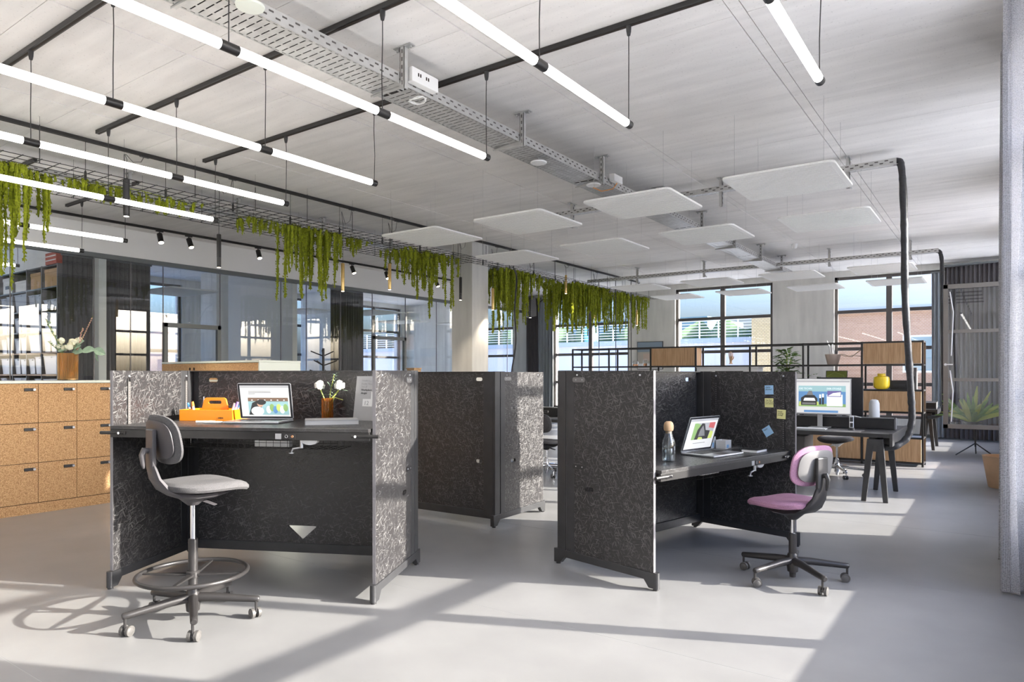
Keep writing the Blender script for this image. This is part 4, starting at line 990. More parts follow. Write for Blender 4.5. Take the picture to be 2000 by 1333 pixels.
# orange tool caddy
t = thing('desk_caddy', 'orange plastic desk caddy with handle and pens on the standing desk', 'caddy', L2(LO, LA, .355, .60, LZ), LA + R(3))
w2, d2, h_ = .205, .13, .082
sh = MB(); th = .005
for b_ in ((-w2, w2, -d2, -d2 + th, 0, h_), (-w2, w2, d2 - th, d2, 0, h_), (-w2, -w2 + th, -d2 + th, d2 - th, 0, h_), (w2 - th, w2, -d2 + th, d2 - th, 0, h_), (-w2 + th, w2 - th, -d2 + th, d2 - th, 0, th)): sh.box(*b_)
sh.build('tray', 'orange', t, bev=.002)
for x in (-.085, .085): MB().box(x - .002, x + .002, -d2 + th, d2 - th, th, h_ - .006).build('divider', 'orange', t)
plate('handle', rpoly([(-.105, h_ - .01), (.105, h_ - .01), (.083, .165), (-.083, .165)], .022), [list(reversed(rrect(-.052, .052, .118, .146, .013)))], .012, 'orange', t, bev=.002)
text('logo', 'vitra', .022, 'blackp', t, Matrix.Translation((.095, -d2 - .0008, .018)) @ Matrix.Rotation(R(90), 4, 'X'))
def pen(name, label, base, d_, L, r_, m_, cap=None, group=None, cat='pen'):
    t_ = thing(name, label, cat, base, 0, group); d_ = Vector(d_).normalized()
    MB().tube([(0, 0, 0), d_ * L * .72], r_, 8).build('barrel', m_, t_, True); MB().tube([d_ * L * .72, d_ * L], [r_ * 1.12, r_ * .95], 8).build('cap', cap or m_, t_, True)
    return t_
pens = [('blue marker sticking out of the left end of the orange caddy', -.185, 0, (-.35, 0, 1), .12, .008, 'whitep', 'blue'), ('orange marker in the orange caddy beside the blue one', -.155, -.02, (-.15, 0, 1), .125, .009, 'whitep', 'orp'),
        ('thin steel pen standing upright in the orange caddy', -.115, .03, (0, 0, 1), .16, .004, 'alu', 'alu'), ('steel pen leaning beside the caddy handle', -.10, .01, (.25, 0, 1), .135, .004, 'alu', 'alu'),
        ('white marker with grey cap leaning right in the orange caddy', .12, 0, (.3, 0, 1), .12, .008, 'whitep', 'alu'), ('clear pen leaning right in the orange caddy', .135, .03, (.42, 0, 1), .125, .006, 'bin', 'blue'), ('violet marker at the right end of the orange caddy', .15, -.02, (.35, 0, 1), .13, .009, 'whitep', 'violet')]
for lb, x, y, d_, L, r_, m_, c_ in pens:
    p = L2(LO, LA, .355 + x, .60 + y, LZ + .012); dd = Matrix.Rotation(LA, 3, 'Z') @ Vector(d_); pen('marker', lb, p, dd, L, r_, m_, c_, 'markers in the orange caddy')
for k, (x, y, a_) in enumerate(((.42, .27, 12), (.50, .24, 5))):
    d_ = Matrix.Rotation(LA + R(a_), 3, 'Z') @ Vector((1, 0, 0)); pen('marker', 'white marker lying on the desk before the orange caddy, %s' % ['left one', 'right one'][k], L2(LO, LA, x, y, LZ + .009), d_, .13, .008, 'whitep', 'whitep', 'markers lying on the desk')
def book(label, loc, rz, sx, sy, sz, cover, rot=None, lines=None):
    t_ = thing('book', label, 'book', loc, rz)
    if rot: t_.rotation_euler = rot
    MB().box(-sx / 2 + .003, sx / 2 - .001, -sy / 2 + .003, sy / 2 - .003, .002, sz - .002).build('pages', 'paper', t_)
    MB().box(-sx / 2, sx / 2, -sy / 2, sy / 2, 0, .002).build('cover', cover, t_); MB().box(-sx / 2, sx / 2, -sy / 2, sy / 2, sz - .002, sz).build('cover', cover, t_); MB().box(-sx / 2, -sx / 2 + .002, -sy / 2, sy / 2, .002, sz - .002).build('spine_strip', 'paper', t_)
    return t_
book('thick white-edged book lying flat under the glass vase side', L2(LO, LA, 1.375, .37, LZ), LA + R(26), .35, .25, .032, 'coverg')
tb = thing('book', 'large grey book standing upright against the booth side, printed 12', 'book', L2(LO, LA, 1.50, .70, LZ), LA + R(-18)); tb.rotation_euler = (R(-9), 0, LA + R(-14))
MB().box(-.12, .12, .004, .026, .003, .327).build('pages', 'paper', tb); MB().box(-.122, .122, 0, .004, 0, .33).build('cover', 'coverg', tb); MB().box(-.122, .122, .026, .03, 0, .33).build('cover', 'coverg', tb)
TM = Matrix.Rotation(R(90), 4, 'X')
for k, (s_, it) in enumerate((('Work is a', 0), ('Pushy Time', 0), ('Era of', 0), ('Workplace', 0), ('design.', .25))):
    text('title', s_, .021, 'inkg' if k < 3 else 'ink', tb, Matrix.Translation((-.075, -.0006, .29 - k * .023)) @ TM, italic=it)
pp = MB().box(-.05, .035, -.0012, 0, .105, .16).box(.02, .122, -.0014, 0, .16, .215).box(.05, .122, -.0014, 0, .05, .16); pp.build('print', 'paper', tb)
text('number', '12', .045, 'inkg', tb, Matrix.Translation((-.038, -.0022, .115)) @ TM)
for z in (.2, .13, .065): text('mark', '8', .012, 'inkg', tb, Matrix.Translation((.09, -.0022, z)) @ TM)

def vase(label, loc, r_, h_, m_, ribs=44, water=None):
    t_ = thing('vase', label, 'vase', loc)
    MB().lathe([(r_ * .93, 0), (r_ * .97, .006), (r_ * .97, h_ * .4), (r_ * .99, h_ * .7), (r_, h_), (r_ * .93, h_), (r_ * .90, h_ * .7), (r_ * .88, .014)], (0, 0, 0), ribs, .045).build('glass_body', m_, t_, True)
    return t_
def rose(m, c, r_, seed=1):
    q = random.Random(seed); c = Vector(c); m.sphere(c, r_ * .5, 8, 6)
    for k in range(26):
        a = q.uniform(0, 6.28); e = q.uniform(.05, 1.3); d_ = Vector((math.cos(a) * math.cos(e), math.sin(a) * math.cos(e), math.sin(e)))
        s_ = d_.cross(Vector((0, 0, 1))); s_ = s_.normalized() if s_.length > .1 else Vector((1, 0, 0)); u = s_.cross(d_); p = c + d_ * r_ * q.uniform(.35, .8)
        L = r_ * .75; m._add([p - s_ * L * .5 - u * L * .5, p + s_ * L * .5 - u * L * .5, p + s_ * L * .6 + u * L * .4 + d_ * L * .35, p + u * L * .62 + d_ * L * .5, p - s_ * L * .6 + u * L * .4 + d_ * L * .35], [(0, 1, 2, 3, 4)])
vl = L2(LO, LA, 1.20, .69, LZ)
vase('ribbed amber glass vase on the standing desk', vl, .042, .165, 'amber')
b = thing('flowers', 'two white blossoms with eucalyptus in the ribbed amber vase', 'flowers', vl)
ux = Matrix.Rotation(YAW, 3, 'Z')
def F(x, y, z): return ux @ Vector((x, y, z))
m = MB(); rose(m, F(-.055, 0, .245), .042, 3); m.build('blossom', 'petal', b)
m = MB(); rose(m, F(.085, .01, .245), .045, 4); m.build('blossom', 'petal', b)
MB().tube([F(.0, 0, .02), F(-.02, 0, .15), F(-.052, 0, .23)], .005, 6).tube([F(.0, 0, .02), F(.03, 0, .16), F(.08, .01, .22)], .006, 6).tube([F(.01, 0, .02), F(.02, 0, .2), F(.05, 0, .34)], .003, 6).tube([F(0, 0, .02), F(.05, 0, .17), F(.115, 0, .15)], .004, 6).build('stems', 'stem', b, True)
m = MB(); q = random.Random(5)
for k in range(16):
    h = .18 + .011 * k; s_ = 1 if k % 2 else -1; m.leaf(F(.035 + .0018 * k, 0, h), F(s_, q.uniform(-.5, .5), .5), .042 - .001 * k, .012)
m.leaf(F(-.08, 0, .225), F(-1, 0, .05), .06, .018); m.leaf(F(-.05, 0, .22), F(.8, .2, .1), .05, .016); m.leaf(F(.09, 0, .22), F(1, 0, .1), .06, .018); m.leaf(F(.0, 0, .19), F(-1, 0, -.1), .07, .014); m.leaf(F(.03, 0, .23), F(-.5, 0, 1), .075, .018)
m.build('leaves', 'euca', b)

# ================================================================ THINGS ON THE RIGHT DESK
laptop('open silver laptop with dark photo on the low desk of the right booth', RO, RA, 1.10, .38, RZ, R(0), .43, .30, 108, 1)
bl = L2(RO, RA, .47, .20, RZ)
t = thing('water_bottle', 'glass carafe half full of water with a round wooden stopper', 'bottle', bl)
MB().lathe([(.030, 0), (.044, .004), (.048, .02), (.048, .135), (.040, .165), (.029, .185), (.027, .225), (.0245, .225), (.0265, .185), (.037, .163), (.045, .133), (.045, .02), (.041, .008), (.028, .006)], (0, 0, 0), 32).build('glass_body', 'clear', t, True)
MB().lathe([(.028, .0075), (.041, .009), (.0445, .02), (.0445, .092)], (0, 0, 0), 32).build('water', 'water', t, True)
MB().lathe([(.022, .205), (.024, .222), (.033, .226), (.036, .24), (.036, .262), (.030, .282), (.018, .292)], (0, 0, 0), 28).build('wooden_stopper', 'beech', t, True)
for nm, lb, x, y, s_, h_ in (('paper_cup_box', 'small white square pen holder behind the laptop', 1.50, .50, .034, .10), ('storage_box', 'low white square box behind the laptop', 1.55, .40, .046, .075)):
    t = thing(nm, lb, 'desk organiser', L2(RO, RA, x, y, RZ), RA)
    a = MB(); th = .003
    for b_ in ((-s_, s_, -s_, -s_ + th, 0, h_), (-s_, s_, s_ - th, s_, 0, h_), (-s_, -s_ + th, -s_ + th, s_ - th, 0, h_), (s_ - th, s_, -s_ + th, s_ - th, 0, h_), (-s_, s_, -s_, s_, 0, th)): a.box(*b_)
    a.build('box_body', 'paper', t); MB().box(-s_ * .6, s_ * .1, -s_ - .001, -s_, .01, h_ * .5).build('box_label', 'notebl', t)
for k, (dx, m_) in enumerate(((-.012, 'teal'), (.0, 'teal'), (.012, 'whitep'))):
    d_ = Matrix.Rotation(RA, 3, 'Z') @ Vector((.22 + .12 * k, 0, 1)); pen('marker', '%s marker in the white pen holder' % ['left teal', 'middle teal', 'white'][k], L2(RO, RA, 1.50 + dx, .50, RZ + .006), d_, .15, .006, 'whitep', m_, 'markers in the white holder')
book('mauve-edged notebook lying on the low desk beside the laptop', L2(RO, RA, 1.52, .10, RZ), RA + R(4), .19, .13, .022, 'blackp')
t = thing('glasses', 'folded eyeglasses with pale temples on the notebook corner', 'glasses', L2(RO, RA, 1.52, .22, RZ), RA + R(15))
for s_ in (-1, 1): MB().ring((0, 0, 0), .022, .0022, 20, 5).build('lens_rim', 'blackp', t, loc=(s_ * .027, 0, .022), rot=(R(80), 0, 0)); MB().tube([(s_ * .052, 0, .026), (s_ * .056, .06, .02), (s_ * .05, .12, .004)], .002, 5).build('temple', 'shellg', t, True)
MB().tube([(-.006, 0, .026), (.006, 0, .026)], .002, 5).build('bridge', 'blackp', t)
# sticky notes on the inner face of the booth's far side
notes = [(.128, 1.293, .078, 'notebl', 2, 'Alpha\nBerlind', 'blue sticky note, topmost on the booth side'), (.128, 1.183, .078, 'noteye', 1, 'Tele Mob\nen au Mund\nund arbeiten', 'yellow sticky note just under the blue one'), (.016, 1.09, .078, 'noteye', -2, 'Mutala-\nQuitting\n[verlag]', 'yellow sticky note near the front edge'), (.140, .94, .078, 'notebl', 33, 'Urgent', 'blue sticky note stuck on at a tilt')]
for y, z, s_, m_, rot, tx, lb in notes:
    p = L2(RO, RA, BW - (.0125 if y > .08 else .019), y, z); t = thing('sticky_note', lb, 'sticky note', p); t.rotation_euler = (0, 0, RA - R(90))
    # local: x = towards the camera side, z up, facing -y
    Rz = Matrix.Rotation(R(-rot), 4, 'Y')
    q = MB().box(-s_ / 2, s_ / 2, -.001, 0, -s_ / 2, s_ / 2); q.v = [tuple(Rz @ Vector(v)) for v in q.v]; q.build('paper_sheet', m_, t)
    text('handwriting', tx, .019 if tx.count('\n') == 1 else .0145, 'ink', t, Rz @ Matrix.Translation((-s_ * .42, -.0016, s_ * .22)) @ Matrix.Rotation(R(90), 4, 'X'), .0003, .35)
# ================================================================ LOCKERS
def locker_bank(label, x, y0, y1, dy, zs_, top, facing='X'):
    t = thing('locker_bank', label, 'locker', (0, 0, 0))
    return t
t = thing('locker_bank', 'bank of cork-fronted lockers with black combination locks and pale top', 'locker', (0, 0, 0))
LX = -8.05; jy = [2.936 + .3625 * k for k in range(-9, 7)]; LY0, LY1 = jy[0], 4.95; jy = [j for j in jy if j < 4.9] + [4.95]
MB().box(LX - .45, LX - .02, LY0, LY1, .06, 1.33).build('carcass', 'gap', t)
MB().box(LX - .47, LX + .004, LY0 - .01, LY1 + .01, 1.335, 1.36).build('worktop', 'lam', t, bev=.002)
MB().box(LX - .45, LX - .004, LY0, LY1, .0, .105).build('plinth', 'cork', t)
rows = [(.112, .517), (.523, .925), (.931, 1.331)]
proto = None
for a, b in zip(jy, jy[1:]):
    for z0, z1 in rows:
        d_ = MB().box(-.018, 0, 0, b - a - .005, 0, z1 - z0).build('door', 'cork', t, loc=(LX, a + .0025, z0))
        yl = (b - a) - .045; zl = z1 - z0 - .06
        if b - a < .3: continue
        MB().box(0, .012, yl - .085, yl + .015, zl - .015, zl + .015).build('lock', 'blackp', d_, bev=.003)
        MB().tube([(0.010, yl, zl), (.032, yl, zl)], .012, 14).build('lock_knob', 'alu', d_, True)
t = thing('locker_bank', 'second cork-fronted cabinet with pale side, farther back against the partition', 'cabinet', (0, 0, 0))
CX0, CX1, CY0, CY1 = -9.55, -7.29, 5.0, 5.6
MB().box(CX0 + .01, CX1 - .02, CY0 + .02, CY1, 0, 1.57).build('carcass', 'gap', t)
MB().box(CX0, CX1, CY0 - .005, CY1 + .005, 1.575, 1.60).build('worktop', 'lam', t, bev=.002)
MB().box(CX1 - .02, CX1, CY0, CY1, 0, 1.574).build('side_panel', 'lam', t)
for a, b in ((CX0, CX0 + 1.08), (CX0 + 1.085, CX1 - .022)):
    for z0, z1 in ((.1, .83), (.835, 1.57)): MB().box(a, b - .003, CY0, CY0 + .02, z0, z1).build('door', 'cork', t)
MB().box(CX0, CX1 - .022, CY0 + .01, CY0 + .03, 0, .095).build('plinth', 'cork', t)
for q in (-.16, -.06): MB().tube([(CX0 + .88 + q, CY0 - .002, 1.50), (CX0 + .88 + q, CY0 + .004, 1.50)], .02, 16).build('finger_hole', 'gap', t)
# big vase with bouquet on the lockers
vl = (-8.27, 3.30, 1.362)
t = thing('tray', 'clear square coaster under the large ribbed vase', 'coaster', (vl[0], vl[1], 1.361)); MB().box(-.1, .1, -.1, .1, 0, .006).build('coaster_plate', 'clear', t)
vl = (vl[0], vl[1], 1.368)
vase('large ribbed smoky amber vase on top of the cork lockers', vl, .095, .29, 'ambers', 56)
b = thing('flowers', 'loose bouquet of cream flowers, eucalyptus and berry twigs on the lockers', 'flowers', vl)
q = random.Random(11); m = MB()
for x, y, z in ((-.03, 0, .33), (.03, .02, .40), (-.07, 0, .41), (.07, 0, .40), (.0, .05, .37), (.05, -.05, .34), (-.10, .02, .35), (.11, .02, .42), (.06, -.03, .365)): rose(m, F(x, y, z), .042, int(x * 900 + z * 100))
m.build('blossom', 'cream', b)
m = MB()
for x, z, dx, dz, L, W in ((.02, .36, -.5, -.15, .12, .05), (.06, .36, .4, .1, .10, .045), (.15, .31, 1, .25, .16, .05), (.09, .37, .8, .6, .12, .04), (.28, .33, 1, -.25, .14, .045), (.30, .31, .35, -1, .10, .02), (.05, .31, 1, .1, .12, .05)): m.leaf(F(x, 0, z), F(dx, -.1, dz), L, W, up=(0, -1, .5))
for k in range(40):
    h = k / 40; x = -.05 - .19 * h + q.uniform(-.015, .015); z = .30 + .36 * h; m.leaf(F(x, 0, z), F(q.uniform(-1, 1), q.uniform(-1, 1), .5), .035, .012)
for k in range(26):
    h = k / 26; x = -.05 - .17 * h; z = .28 + .14 * h; m.leaf(F(x, 0, z), F(q.uniform(-1, 1), q.uniform(-1, 1), .5), .03, .011)
m.build('leaves', 'euca', b)
m = MB()
for k in range(16): h = k / 16; m.sphere(F(.10 + .17 * h, 0, .33 + .36 * h), .008, 6, 4); m.sphere(F(.10 + .06 * h + q.uniform(-.01, .01), 0, .33 + .24 * h), .008, 6, 4)
m.build('berries', 'berry', b)
MB().tube([F(.05, 0, .05), F(.10, 0, .33), F(.27, 0, .69)], .003, 5).tube([F(.05, 0, .05), F(.1, 0, .33), F(.16, 0, .57)], .003, 5).tube([F(-.03, 0, .05), F(-.06, 0, .30), F(-.24, 0, .66)], .004, 5).tube([F(-.03, 0, .05), F(-.06, 0, .28), F(-.22, 0, .42)], .003, 5).tube([F(.03, 0, .05), F(.1, 0, .3), F(.3, 0, .33)], .003, 5).build('stems', 'stem', b, True)
# coat rack
t = thing('coat_rack', 'black branching coat stand before the glass partition', 'coat rack', (-9.9, 8.1, 0))
MB().tube([(0, 0, .03), (0, 0, 1.9)], .022, 10).build('pole', 'black', t, True)
MB().lathe([(.2, 0), (.2, .02), (.03, .03)], (0, 0, 0), 24).build('foot_plate', 'black', t, True)
for k in range(9):
    a = R(37 * k + 20); h = 1.42 + (k % 3) * .17; MB().tube([(0, 0, h), (math.cos(a) * .24, math.sin(a) * .24, h + .09)], .011, 8).build('branch', 'black', t, True)

# ================================================================ MEETING ROOM CONTENTS
t = thing('shelving', 'dark open shelving with storage boxes in the left meeting room', 'shelf', (0, 0, 0))
SX0, SX1, SY0, SY1 = -16.2, -13.0, 5.02, 5.40; cols = 5; cw = (SX1 - SX0) / cols
for i in range(cols + 1): MB().box(SX0 + cw * i - .014, SX0 + cw * i + .014, SY0, SY1, 0, 3.32).build('upright', 'edge' if i else 'black', t)
lev = [3.30, 2.93, 2.555, 2.18, 1.80, 1.42, 1.04, .66, .10]
for z in lev: MB().box(SX0, SX1, SY0 + .004, SY1, z - .012, z + .012).build('shelf_board', 'black' if z > 2 else 'oak', t)
MB().box(SX0, SX1, SY1 - .01, SY1, 0, 3.3).build('back_board', 'black', t)
def sbin(label, x, z, w_, h_, m_='bin', group='clear storage bins'):
    t = thing('storage_bin', label, 'storage bin', (x, SY0 + .17, z), 0, group); d_ = .15
    a = MB(); k_ = .82; a.hexa([(-w_ / 2 * k_, -d_ * .9, 0), (w_ / 2 * k_, -d_ * .9, 0), (w_ / 2 * k_, d_ * .9, 0), (-w_ / 2 * k_, d_ * .9, 0)], [(-w_ / 2, -d_, h_), (w_ / 2, -d_, h_), (w_ / 2, d_, h_), (-w_ / 2, d_, h_)]); a.build('bin_body', m_, t, bev=.006)
    MB().box(-w_ / 2 - .008, w_ / 2 + .008, -d_ - .008, d_ + .004, h_, h_ + .014).build('lid', m_, t, bev=.003); MB().box(-.06, .06, -d_ - .012, -d_ - .002, h_ - .02, h_ - .004).build('lip', m_, t)
ordn = ['first', 'second', 'third', 'fourth', 'fifth']; rown = {2.555: 'second shelf', 2.18: 'third shelf', 1.80: 'fourth shelf', 1.42: 'fifth shelf', 1.04: 'sixth shelf'}
for z in (2.555, 2.18, 1.80, 1.42, 1.04):
    for i in range(cols):
        cx = SX0 + cw * (i + .5); nb = 1 if (i + int(z * 10)) % 3 == 0 else 2; ww = (cw - .07) / nb - .02
        for k in range(nb):
            hh = rnd.uniform(.25, .31) if z != 2.555 or i < 4 else .14
            sbin('clear storage bin, %s, %s bay%s' % (rown[z], ordn[i], '' if nb == 1 else [', left one', ', right one'][k]), cx + (0 if nb == 1 else (k - .5) * (ww + .02)), z + .013, ww, hh)
for i, (lb, m_, w_, h_) in enumerate((('white archive box on the top shelf, first bay', 'paper', .4, .24), ('stack-high white archive box on the top shelf, second bay', 'paper', .42, .3), ('wide white carton on the top shelf, third bay', 'paper', .52, .2), ('brown cardboard box on the top shelf, fourth bay', 'carton', .42, .29), ('brown cardboard box on the top shelf, last bay', 'carton', .5, .31))):
    t = thing('archive_box', lb, 'box', (SX0 + cw * (i + .5), SY0 + .18, 2.943)); MB().box(-w_ / 2, w_ / 2, -.15, .15, 0, h_ * .8).build('box_body', m_, t, bev=.004); MB().box(-w_ / 2 - .006, w_ / 2 + .006, -.156, .156, h_ * .8, h_).build('lid', m_, t, bev=.004); MB().box(-.08, .08, -.158, -.154, h_ * .3, h_ * .5).build('box_label', 'blackp' if i < 2 else m_, t)
t = thing('archive_box', 'red cardboard box with pale stripes on top of the shelving', 'box', (-13.25, SY0 + .15, 3.32)); MB().box(-.22, .22, -.15, .15, 0, .2).build('box_body', 'red', t, bev=.004)
for k in range(2): MB().box(-.2, .2, -.153, -.15, .06 + .07 * k, .08 + .07 * k).build('stripe', 'paper', t)
def curtain(name, label, p0, p1, z0, z1, amp, wl, m_, nv=6, seed=1, uvs=None, cat='curtain', flare=0):
    q = random.Random(seed); L = math.hypot(p1[0] - p0[0], p1[1] - p0[1]); n_ = max(8, int(L / wl * 10)); dx, dy = (p1[0] - p0[0]) / L, (p1[1] - p0[1]) / L
    ph = [q.uniform(-.6, .6) for _ in range(n_ + 1)]; am = [q.uniform(.6, 1.25) for _ in range(n_ // 10 + 3)]
    def f(u, v):
        s_ = u * L; k = s_ / wl; i = int(k); a_ = amp * (am[i] * (1 - (k - i)) + am[i + 1] * (k - i)) * (1 + flare * (1 - v))
        o = a_ * math.sin(2 * math.pi * k + .25 * math.sin(v * 5 + i)); al = .22 * wl * math.sin(4 * math.pi * k)
        return (p0[0] + dx * (s_ + al) - dy * o, p0[1] + dy * (s_ + al) + dx * o, z0 + (z1 - z0) * v)
    t = thing(name, label, cat, (0, 0, 0)); o = MB().surf(f, n_, nv).build('cloth', m_, t, True)
    o.data.polygons.foreach_set('use_smooth', [True] * len(o.data.polygons))
    if uvs:
        uv = o.data.uv_layers.new(name='uv'); acc = [0]; f0 = None
        for i in range(n_ + 1):
            p = f(i / n_, 0)
            if f0: acc.append(acc[-1] + math.dist(p, f0))
            f0 = p
        for lp in o.data.loops:
            vi = lp.vertex_index; i, j = vi % (n_ + 1), vi // (n_ + 1); uv.data[lp.index].uv = (acc[i] * uvs, (z1 - z0) * j / nv * uvs)
    MB().box(min(p0[0], p1[0]) - .015, max(p0[0], p1[0]) + .015, min(p0[1], p1[1]) - .015, max(p0[1], p1[1]) + .015, z1, z1 + .03).build('curtain_rail', 'grey', t)
    MB().tube([f(i / n_, 0) for i in range(n_ + 1)], .006, 4).build('hem', 'dcurt' if m_ != 'sheer' else 'edge', t)
    return t
curtain('curtain', 'dark pleated curtain behind the glass, left of the first door', (-12.62, 4.95), (-12.62, 6.40), .03, 3.40, .035, .075, 'dcurt', 3, 1)
curtain('curtain', 'dark pleated curtain behind the glass, between the doors', (-12.62, 10.55), (-12.62, 11.50), .03, 3.40, .035, .075, 'dcurt', 3, 2)
curtain('curtain', 'dark pleated curtain at the far left end by the loudspeaker', (-12.15, 17.95), (-11.6, 17.98), .03, 3.80, .05, .11, 'dcurt', 3, 3)
curtain('curtain', 'blue-grey curtain bunched at the edge of the far left window', (-11.5, 17.62), (-11.05, 17.72), .03, 3.70, .05, .10, 'gsheer', 3, 8)
curtain('curtain', 'dark pleated curtain across the far right corner behind the open window leaf', (-.98, 17.95), (.40, 17.7), .03, 3.80, .04, .085, 'dcurt', 3, 4)
curtain('curtain', 'narrow blue-grey curtain at the right edge of the far window', (-1.22, 18.0), (-.98, 17.95), .03, 3.70, .04, .08, 'gsheer', 3, 5)
curtain('sheer_curtain', 'long silver open-weave curtain at the right edge of the picture', (.115, 5.42), (.10, 6.75), .02, 3.88, .085, .19, 'sheer', 10, 6, uvs=95, flare=.12)
# ================================================================ TRESTLE DESKS
def trestle(x, y, w_, dep, label=None, par=None):
    for s_ in (-1, 1):
        for q_ in (-1, 1):
            tx, bx = x + s_ * .045, x + s_ * .11; ty, by = y + q_ * (dep / 2 - .05), y + q_ * dep / 2
            MB().hexa([(bx - .026, by - .02, 0), (bx + .026, by - .02, 0), (bx + .026, by + .02, 0), (bx - .026, by + .02, 0)], [(tx - .036, ty - .022, .70), (tx + .036, ty - .022, .70), (tx + .036, ty + .022, .70), (tx - .036, ty + .022, .70)]).build('leg', 'dgrey', par, bev=.004)
    for q_ in (-1, 1): yy = y + q_ * (dep / 2 - .045); MB().box(x - .08, x + .08, yy - .022, yy + .022, .56, .70).build('leg_yoke', 'dgrey', par, bev=.006)
    MB().box(x - .025, x + .025, y - dep / 2 + .05, y + dep / 2 - .05, .62, .69).build('cross_beam', 'dgrey', par)
def trestle_desk(label, x0, x1, y0, y1):
    t = thing('trestle_desk', label, 'desk', (0, 0, 0))
    MB().box(x0, x1, y0, y1, .715, .76).build('tabletop', 'dgrey', t, bev=.003)
    MB().box(x1 - .03, x1 + .002, y0 - .004, y1 + .004, .62, .765).build('end_panel', 'dgrey', t, bev=.004)
    ym = (y0 + y1) / 2
    MB().box(x0, x1 - .06, ym - .05, ym + .05, .765, .89).build('cable_channel', 'blackp', t, bev=.004); MB().box(x0, x1 - .05, ym - .055, ym + .055, .89, .90).build('channel_lid', 'shellg', t)
    MB().box(x1 - .062, x1 - .045, ym - .055, ym + .055, .765, .90).build('channel_end', 'shellg', t)
    for x in (x1 - .17, x0 + .3): trestle(x, ym - .36, .2, .92, par=t)
    MB().box(x1 - .3, x1 - .06, ym - .3, ym + .1, .60, .70).build('cable_box', 'blackp', t, bev=.005)
    return t
trestle_desk('black trestle desk in the right background, near end with the hose', -3.9, -.96, 8.66, 10.2)
trestle_desk('black trestle desk mostly hidden behind the middle booth', -6.9, -4.0, 8.66, 10.2)
trestle_desk('farthest trestle desk beyond the shelving', -3.9, -.94, 15.2, 16.7)
def monitor(label, x, y, rz, w_, h_, zc, kind):
    t = thing('monitor', label, 'monitor', (x, y, .762), rz)
    z0, z1 = zc - .762 - h_ / 2, zc - .762 + h_ / 2
    MB().box(-w_ / 2, w_ / 2, -.012, .018, z0, z1).build('housing', 'alu' if kind else 'blackp', t, bev=.004)
    MB().box(-w_ / 2 + .01, w_ / 2 - .01, -.0145, -.012, z0 + .018, z1 - .01).build('screen', 'screen' if kind else 'bezel', t)
    MB().box(-.03, .03, .018, .035, .01, (z0 + z1) / 2).build('stand', 'alu', t, bev=.004); MB().box(-.12, .12, -.08, .11, 0, .01).build('foot_plate', 'alu', t, bev=.003)
    if kind:
        def pl(a, b, c, d, m_, dy, nm='picture'): return MB().box(-w_ / 2 + w_ * a, -w_ / 2 + w_ * b, dy - .0006, dy, z0 + h_ * c, z0 + h_ * d).build(nm, m_, t)
        def pp(P_, m_, dy): return MB().prism([(-w_ / 2 + w_ * a, z0 + h_ * c) for a, c in P_], dy - .0006, dy).build('picture', m_, t)
        pl(.02, .98, .90, .95, 'scr_bar', -.0155); pl(.16, .92, .22, .80, 'scr_blue', -.0155); pl(.16, .92, .64, .80, 'scr_teal', -.0162); pl(.25, .8, .06, .12, 'scr_blue', -.0155)
        pl(.16, .92, .22, .30, 'scr_green', -.0162); pl(.62, .87, .24, .56, 'scr_white', -.0168); pl(.63, .85, .50, .66, 'scr_purp', -.0175); pp([(.64, .52), (.72, .6), (.84, .63), (.84, .52)], 'scr_white', -.018)
        pp([(.20, .26), (.46, .26), (.47, .44), (.42, .54), (.27, .54), (.2, .46)], 'scr_dark', -.017); pp([(.24, .38), (.44, .38), (.42, .46), (.26, .46)], 'scr_white', -.0178); pp([(.22, .28), (.44, .28), (.44, .33), (.22, .33)], 'scr_txt', -.0185)
        pp([(.29, .54), (.40, .54), (.38, .66), (.33, .66)], 'scr_txt', -.0178); pl(.50, .53, .28, .56, 'scr_dark', -.0175); pl(.545, .575, .28, .58, 'scr_dark', -.0175); pl(.50, .53, .46, .56, 'scr_white', -.018); pl(.545, .575, .48, .58, 'scr_white', -.018); pl(.46, .49, .26, .36, 'scr_lime', -.018); pl(.17, .20, .24, .36, 'scr_lime', -.018)
        text('caption', 'DIE TECHN', .030, 'scr_white', t, Matrix.Translation((-w_ * .33, -.0175, z0 + h_ * .70)) @ TM); text('caption', 'DER STOSSZ', .030, 'scr_white', t, Matrix.Translation((w_ * .12, -.0175, z0 + h_ * .70)) @ TM)
    return t
monitor('silver monitor showing a trade-fair photo on the trestle desk', -1.83, 9.25, 0, .72, .45, 1.15, 1)
monitor('black monitor back to back behind the silver one', -1.68, 9.72, R(180), .55, .50, 1.14, 0)
monitor('dark monitor seen above the far end of the hidden trestle desk', -4.98, 9.6, R(180), .62, .36, 1.16, 0)
t = thing('desk_phone', 'cordless phone handset standing in its charger on the trestle desk', 'phone', (-1.43, 9.02, .762), R(10))
MB().lathe([(.04, 0), (.038, .02), (.028, .03)], (0, 0, 0), 18).build('charger', 'blackp', t, True); q_ = MB().box(-.024, .024, -.012, .012, .02, .17).build('handset', 'alu', t, bev=.006, rot=(R(-10), 0, 0)); MB().box(-.018, .018, -.0145, -.012, .10, .155).build('display', 'bezel', q_); MB().box(-.016, .016, -.0145, -.012, .035, .085).build('keypad', 'blackp', q_)
o = thing('keyboard', 'flat white keyboard lying on the trestle desk', 'keyboard', (-1.9, 8.93, .762)); MB().box(-.21, .21, -.06, .06, 0, .012).build('keyboard_body', 'whitep', o, bev=.003); kb = MB(); [kb.box(-.2 + i * .0285, -.175 + i * .0285, -.052 + j * .021, -.034 + j * .021, .012, .015) for i in range(14) for j in range(5)]; kb.build('keys', 'paper', o)
